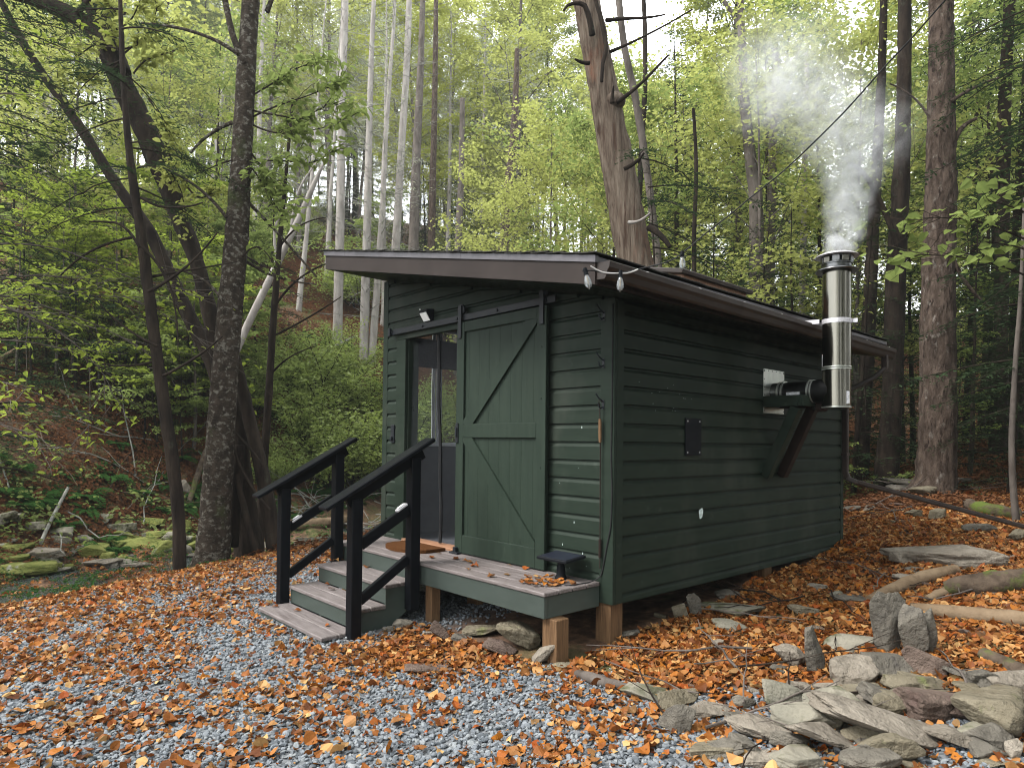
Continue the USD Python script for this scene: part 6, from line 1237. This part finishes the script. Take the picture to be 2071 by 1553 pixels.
for k in range(22):
    px, py = r.uniform(1690, 2071), r.uniform(930, 1060); g, w = gp(px, py); stick('dry branch lying in the leaves beyond the downspout', 'dry branches beyond the downspout', g[0], g[1], r.uniform(.6, 1.8), r.uniform(0, 6.28), r.uniform(.006, .014), BK['grey'], r.uniform(0, .25))

# ================================================================== ferns and low plants (ground cover)
def fern(seed, nf=9, L=.55):
    r = np.random.default_rng(seed); mb = MB()
    for k in range(nf):
        a = k * 6.283 / nf + r.normal(0, .3); n = 16; s_ = np.linspace(.08, 1, n); Lk = L * r.uniform(.7, 1.15); el = r.uniform(.5, 1.0)
        d = np.array([math.cos(a), math.sin(a), 0]); sd = np.array([-math.sin(a), math.cos(a), 0]); ax = d * (s_ * Lk * math.cos(el * .8))[:, None] + np.array([0, 0, 1.0]) * (Lk * (s_ * math.sin(el) - .62 * s_ ** 2))[:, None]
        ll = Lk * .24 * np.sin(np.pi * np.minimum(1, s_ * .85 + .12)) + .01
        for sg in (-1, 1): mb.add(*leaves(ax, unit(sd * sg + d * .45 + r.normal(0, .08, (n, 3))), np.tile([0, 0, 1.0], (n, 1)) + d * .3, ll, ll * .34, 0, .05))
    return mb.mesh()
def herb(seed, n=26, L=.075, h=.22):
    r = np.random.default_rng(seed); p = r.normal(0, 1, (n, 3)) * [.13, .13, 0] + np.c_[np.zeros((n, 2)), r.uniform(.04, h, n)]; a = r.uniform(0, 6.28, n); LL = L * r.uniform(.6, 1.3, n)
    return leaves(p, np.stack([np.cos(a), np.sin(a), r.normal(-.05, .3, n)], -1), unit(np.array([0, 0, 1.0]) + r.normal(0, .35, (n, 3))), LL, LL * .6, 1, .15)
def spread(name, protos, n, reg, dens, seed, scale, label):
    r = np.random.default_rng(seed); x, y, w, _ = rndview(n * 6, reg[0], reg[1], seed + 1, reg[2], reg[3], 1.5); keep = dens(x, y, w, r); x, y, w = x[keep][:n], y[keep][:n], w[keep][:n]; m = len(x)
    instancer(name, protos, r.integers(0, len(protos), m), np.stack([x, y, ground(x, y) - .01], -1), basis(unit(gnormal(x, y, .3) + [0, 0, 1.0]), r.uniform(0, 6.28, m)), r.uniform(*scale, (m, 1)), label)
nz = lambda x, y, s_, sd: noise(np.stack([x * s_, y * s_, 0 * x], -1), sd)
spread('ferns', [('fern', fern(k), LF['fern']) for k in range(4)], 420, (12, 30, -.9, -.12), lambda x, y, w, r: (tco(x, y) > 4.6) & (tco(x, y) < 13) & (nz(x, y, .6, 3) > .42), 300, (.5, 1.1), 'dark green ferns covering the bank at the left')
spread('low_plants', [('herb', herb(k), LF['green' if k % 2 else 'fresh']) for k in range(4)], 1700, (9, 42, -.95, .95), lambda x, y, w, r: ((tco(x, y) > 4.4) | ((tco(x, y) < .5) & (w > 12.5))) & (nz(x, y, .5, 6) > .46), 310, (.7, 1.6), 'low green plants scattered over the forest floor')
spread('moss_tufts', [('tuft', herb(k + 9, 60, .035, .05), LF['fern']) for k in range(3)], 260, (8, 17, -.9, -.25), lambda x, y, w, r: (tco(x, y) > .15) & (tco(x, y) < 5.6), 320, (.8, 1.8), 'green moss and small weeds at the stream side')

# ================================================================== near leafy sprays at the picture edges
r = np.random.default_rng(48)
t = thing('beech_tree', 'young beech at the left edge with yellowing leaves reaching over the stream', 'tree')
b0 = px_path([(-170, 1180, 30), (-160, 900, 26), (-140, 600, 22), (-120, 300, 16)], 7.6); b0 = to_ground(b0); obj('trunk', tube(b0[:, :3], b0[:, 3], 12, True, .1), BK['grey'], t, True)
T, Lf = sprays(r, [[(-150, 640), (20, 600), (150, 640, .6), (260, 690, 1.0), (330, 740, 1.4)], [(-150, 560), (0, 560), (120, 590, .5), (240, 600, 1)], [(-150, 700), (40, 690), (170, 720, .5), (230, 800, .8)], [(-150, 780), (-20, 770), (60, 790), (85, 800)], [(-150, 600), (60, 640), (180, 740, .8), (180, 860, 1.0), (150, 890, 1)], [(-150, 520), (100, 500, .5), (260, 560, 1.2), (400, 600, 1.6)], [(-150, 820), (-20, 850), (40, 870), (75, 880)], [(-140, 620), (120, 560, .8), (300, 620, 1.4), (420, 700, 1.8)]], 7.6, 66, .10, .06)
obj('twigs', T.mesh(), BK['grey'], t, kind='stuff'); obj('foliage', Lf, LF['beech'], t, kind='stuff')
T, Lf = sprays(r, [[(-160, 300), (0, 330), (80, 350)], [(-160, 100), (-20, 60), (90, 90), (160, 60)], [(-150, 200), (30, 190), (120, 230)], [(-160, 400), (0, 440), (100, 470)]], 8.6, 60, .11, .08)
obj('twigs', T.mesh(), BK['grey'], t, kind='stuff'); obj('foliage', Lf, LF['beech'], t, kind='stuff')
# hemlock boughs hanging in from beyond the left and right edges
def edge_hemlock(label, stem, w, items, q=.09, dens=2.2):
    t = thing('hemlock_tree', label, 'tree'); b = to_ground(px_path(stem, w)); obj('trunk', tube(b[:, :3], b[:, 3], 14, True, .12), BK['dark'], t, True); T, Fo = MB(), MB()
    for (a, b_, ww, L, az, el, dr) in items:
        az_ = {'r': .836, 'l': .836 + math.pi}[az] + r.normal(0, .35)
        ax, _, _, q_ = bough(r, wp(a, b_, ww), az_, L, el, dr, dens, q, .20); T.tube(ax, np.linspace(.014, .003, len(ax)), 5, False); Fo.add(*q_)
    obj('boughs', T.mesh(), BK['dark'], t, kind='stuff'); obj('needles', Fo.mesh(), LF['hemlock'], t, kind='stuff')
edge_hemlock('hemlock beyond the left edge whose dark boughs hang in at upper left', [(-120, 1180, 60), (-110, 700, 54), (-100, 200, 44), (-95, -200, 30)], 7.8, [(-110, y_, 7.8 + d_, L_, 'r', e_, k_) for y_, d_, L_, e_, k_ in [(-60, .2, 1.5, 0, .2), (20, -.3, 1.4, .05, .2), (90, .4, 1.7, 0, .25), (150, 0, 1.5, .05, .2), (200, .5, 1.6, 0, .3), (260, -.2, 1.5, 0, .25), (300, .4, 1.4, 0, .3), (360, .2, 1.3, 0, .25), (430, 0, 1.2, -.05, .25), (500, .3, 1.1, -.1, .3), (40, .8, 1.9, .1, .25), (120, 1.0, 2.0, .05, .3), (230, 1.0, 1.8, 0, .25)]])
edge_hemlock('hemlock beyond the right edge whose boughs hang in at upper right', [(2210, 1150, 70), (2200, 700, 60), (2190, 200, 46), (2185, -200, 30)], 8.4, [(2190, y_, 8.4 + d_, L_, 'l', e_, k_) for y_, d_, L_, e_, k_ in [(-80, .2, 1.6, 0, .15), (-20, -.3, 1.7, .0, .2), (30, .4, 1.9, 0, .15), (90, 0, 1.6, .05, .2), (150, .5, 1.7, 0, .2), (230, -.2, 1.2, 0, .25), (640, .4, 1.2, 0, .3), (720, .2, 1.4, 0, .25), (800, 0, 1.3, -.05, .25), (880, .3, 1.2, -.1, .3), (560, .3, 1.1, 0, .3)]])
t = thing('maple_tree', 'young maple at the right edge with large green leaves before the flaky barked tree', 'tree')
b = to_ground(px_path([(2160, 1120, 20), (2150, 800, 18), (2140, 500, 14), (2130, 300, 10)], 7.4)); obj('trunk', tube(b[:, :3], b[:, 3], 10, True, .1), BK['grey'], t, True)
T, Lf = sprays(r, [[(2140, 520), (2040, 470), (1960, 445), (1890, 440), (1840, 455)], [(2140, 480), (2050, 420), (1990, 405)], [(2140, 560), (2060, 500), (2000, 490), (1960, 500)], [(2140, 450), (2070, 380), (2010, 370)], [(2145, 600), (2030, 540), (1940, 520), (1860, 515), (1820, 530)]], 7.2, 26, .15, .07, 1, .25, .75)
obj('twigs', T.mesh(), BK['dark'], t, kind='stuff'); obj('foliage', Lf, LF['fresh'], t, kind='stuff')

# ================================================================== single fallen leaves on the deck and steps
r = np.random.default_rng(50); cc = lambda x, y: (500 + x / 2.655, 850 + y / 2.655)
def fallen(x, y, z, where, grp):
    px, py = cc(x, y); d = ray(px, py); P = CAM + d * (z - CAM[2]) / d[2]
    v, f = litter_leaf(int(x * 3 + y), r.random() < .4); s_ = r.uniform(.045, .085); v = v * s_; a = r.uniform(0, 6.28)
    v = v @ np.array([[math.cos(a), -math.sin(a), 0], [math.sin(a), math.cos(a), 0], [0, 0, 1]]).T; v[:, 2] -= v[:, 2].min()
    obj('fallen_leaf', (v + P + [0, 0, .003], f), LF['litter'], None, True, where, 'leaf', grp)
for (x, y) in [(970, 690), (1030, 715), (990, 740), (1120, 745), (1170, 755), (1195, 765), (1185, 800), (1220, 785), (1280, 735), (1310, 840), (1410, 780), (1495, 800), (1555, 795), (1560, 770), (1395, 830), (950, 688)]: fallen(x, y, DZ, 'single dry leaf lying on the deck boards', 'leaves scattered on the deck')
for k in range(26): fallen(1455 + 190 * r.random(), 835 + 55 * r.random(), DZ + .012 * r.random(), 'dry leaf in the small heap at the right end of the deck', 'leaves of the heap on the deck')
for k in range(10): fallen(1650 + 110 * r.random(), 868 + 22 * r.random(), DZ, 'dry leaf trailing off the heap on the deck', 'leaves beside the heap on the deck')
for (x, y, z) in [(150, 1000, .079), (270, 1022, .079), (430, 1105, .079), (430, 885, .24), (455, 910, .24), (690, 945, .24), (700, 950, .24), (720, 955, .24), (700, 792, .401), (640, 790, .401), (740, 800, .401), (820, 815, .401)] + [(400 + 130 * q, 742 + 14 * p, .401) for q, p in r.random((11, 2))]: fallen(x, y, z, 'dry leaf lying on the wooden steps', 'leaves scattered on the steps')

# ================================================================== string of bulbs
sl = thing('string_lights', 'black cord with clear filament bulbs hung from the gutter corner up to the right', 'string lights')
pts = [wp(1178, 548, 3.96), wp(1196, 547, 3.95), wp(1226, 553, 3.97), wp(1254, 552, 4.0), wp(1290, 545, 4.12), wp(1380, 512, 4.45), wp(1410, 487, 4.45), wp(1500, 415, 4.3), wp(1587, 344, 4.1), wp(1688, 247, 3.9), wp(1819, 104, 3.6), wp(1930, -20, 3.3), wp(2100, -210, 2.9)]
C_ = spline(np.array(pts), 150); obj('cord', MB().tube(C_, .0042, 7).mesh(), G['cable'], sl)
obj('corner_wire', MB().tube(spline(np.array([wp(1194, 538, 3.95), wp(1226, 552, 3.965), wp(1255, 553, 3.995), wp(1290, 545, 4.115)]), 20), .0046, 6).mesh(), G['wire'], sl)
def bulb(p, axis):
    z = unit(np.asarray(axis, float)); x = unit(np.cross(z, [.3, .9, .1])); R__ = np.stack([x, np.cross(z, x), z], 1)
    def put(prof, n=20): v, f = lathe(prof, n=n); return v * .86 @ R__.T + p, f
    s_ = obj('socket', put([(0, -.002), (.013, -.002), (.015, .01), (.015, .036), (.017, .038), (.017, .044), (0, .044)][::1]), G['plastic'], sl, 40)
    obj('bulb', put([(.012, .044), (.014, .052), (.021, .075), (.025, .10), (.024, .118), (.016, .132), (.006, .138), (.003, .146), (0, .147)]), G['bulb'], s_, True)
    obj('filament', MB().tube(np.array([p + .86 * R__ @ np.array(q) for q in [(.004, 0, .046), (.006, 0, .09), (0, 0, .115), (-.006, 0, .09), (-.004, 0, .046)]]), .0016, 5).mesh(), G['filament'], s_)
bulb(wp(1183, 543, 3.93), -CU + CR * .22); bulb(wp(1255, 548, 3.99), -CU * 1.0 - CR * .03); bulb(wp(1380, 508, 4.45), -CU)

# ================================================================== smoke
blobs = [(1700, 500, 30, 2.1), (1708, 468, 38, 2.1), (1714, 420, 46, 1.5), (1720, 360, 56, .9), (1722, 298, 74, .5), (1690, 245, 95, .36), (1640, 195, 95, .26), (1580, 150, 95, .24), (1550, 205, 80, .2), (1800, 255, 70, .10), (1765, 300, 70, .14), (1540, 120, 90, .16), (1640, 100, 90, .1)]
nodes = {'g': ('geometry', {}), 'n': ('noise_texture', {'scale': 4.5, 'detail': 6.0, 'roughness': .68, 'distortion': 1.6}), 'nr': ('rgb_ramp', {'ramp': [(.40, (0, 0, 0)), (.66, (1, 1, 1))]}), 'v': ('principled_volume', {'color': (.99, 1.0, 1.0), 'anisotropy': 0.0}), 'mul': ('math', {'math_type': 'multiply'}), 'dn': ('math', {'math_type': 'multiply', 'value2': 5.4})}
links = [('g.position', 'n.vector'), ('n.fac', 'nr.fac')]; prev = None; V = []
for k, (a, b, rp, am) in enumerate(blobs):
    d = 6.0 - .05 * k; c = wp(a, b, 5.86); rr_ = rp * 5.86 / F * 1.25; V.append(trimesh.creation.icosphere(2, rr_ * 1.02).vertices + c)
    nodes |= {f'd{k}': ('vector_math', {'math_type': 'distance', 'vector2': tuple(c)}), f'm{k}': ('map_range', {'range_type': 'smoothstep', 'from_min': rr_, 'from_max': rr_ * .15, 'to_min': 0.0, 'to_max': am, 'clamp': True})}
    links += [('g.position', f'd{k}.vector1'), (f'd{k}.value', f'm{k}.value')]
    if prev is None: prev = f'm{k}.result'
    else: nodes[f'a{k}'] = ('math', {'math_type': 'add'}); links += [(prev, f'a{k}.value1'), (f'm{k}.result', f'a{k}.value2')]; prev = f'a{k}.value'
links += [(prev, 'mul.value1'), ('nr.color', 'mul.value2'), ('mul.value', 'dn.value1'), ('dn.value', 'v.density')]
smoke_mat = material('wood_smoke', nodes, links, None, 'v.volume')
hull = trimesh.convex.convex_hull(np.vstack(V))
obj('smoke', hull, smoke_mat, None, False, 'pale wood smoke drifting up from the stove pipe', 'smoke', None, 'stuff')
# ================================================================== haze
HAZE = .0005
if HAZE:
    hz = material('forest_haze', {'v': ('principled_volume', {'color': (.90, .95, .93), 'density': HAZE, 'anisotropy': .2})}, [], None, 'v.volume')
    obj('haze', trimesh.creation.box((300, 300, 62)).apply_translation([CAM[0], CAM[1], 28]), hz, None, False, 'thin pale haze between the trees', 'haze', None, 'stuff')
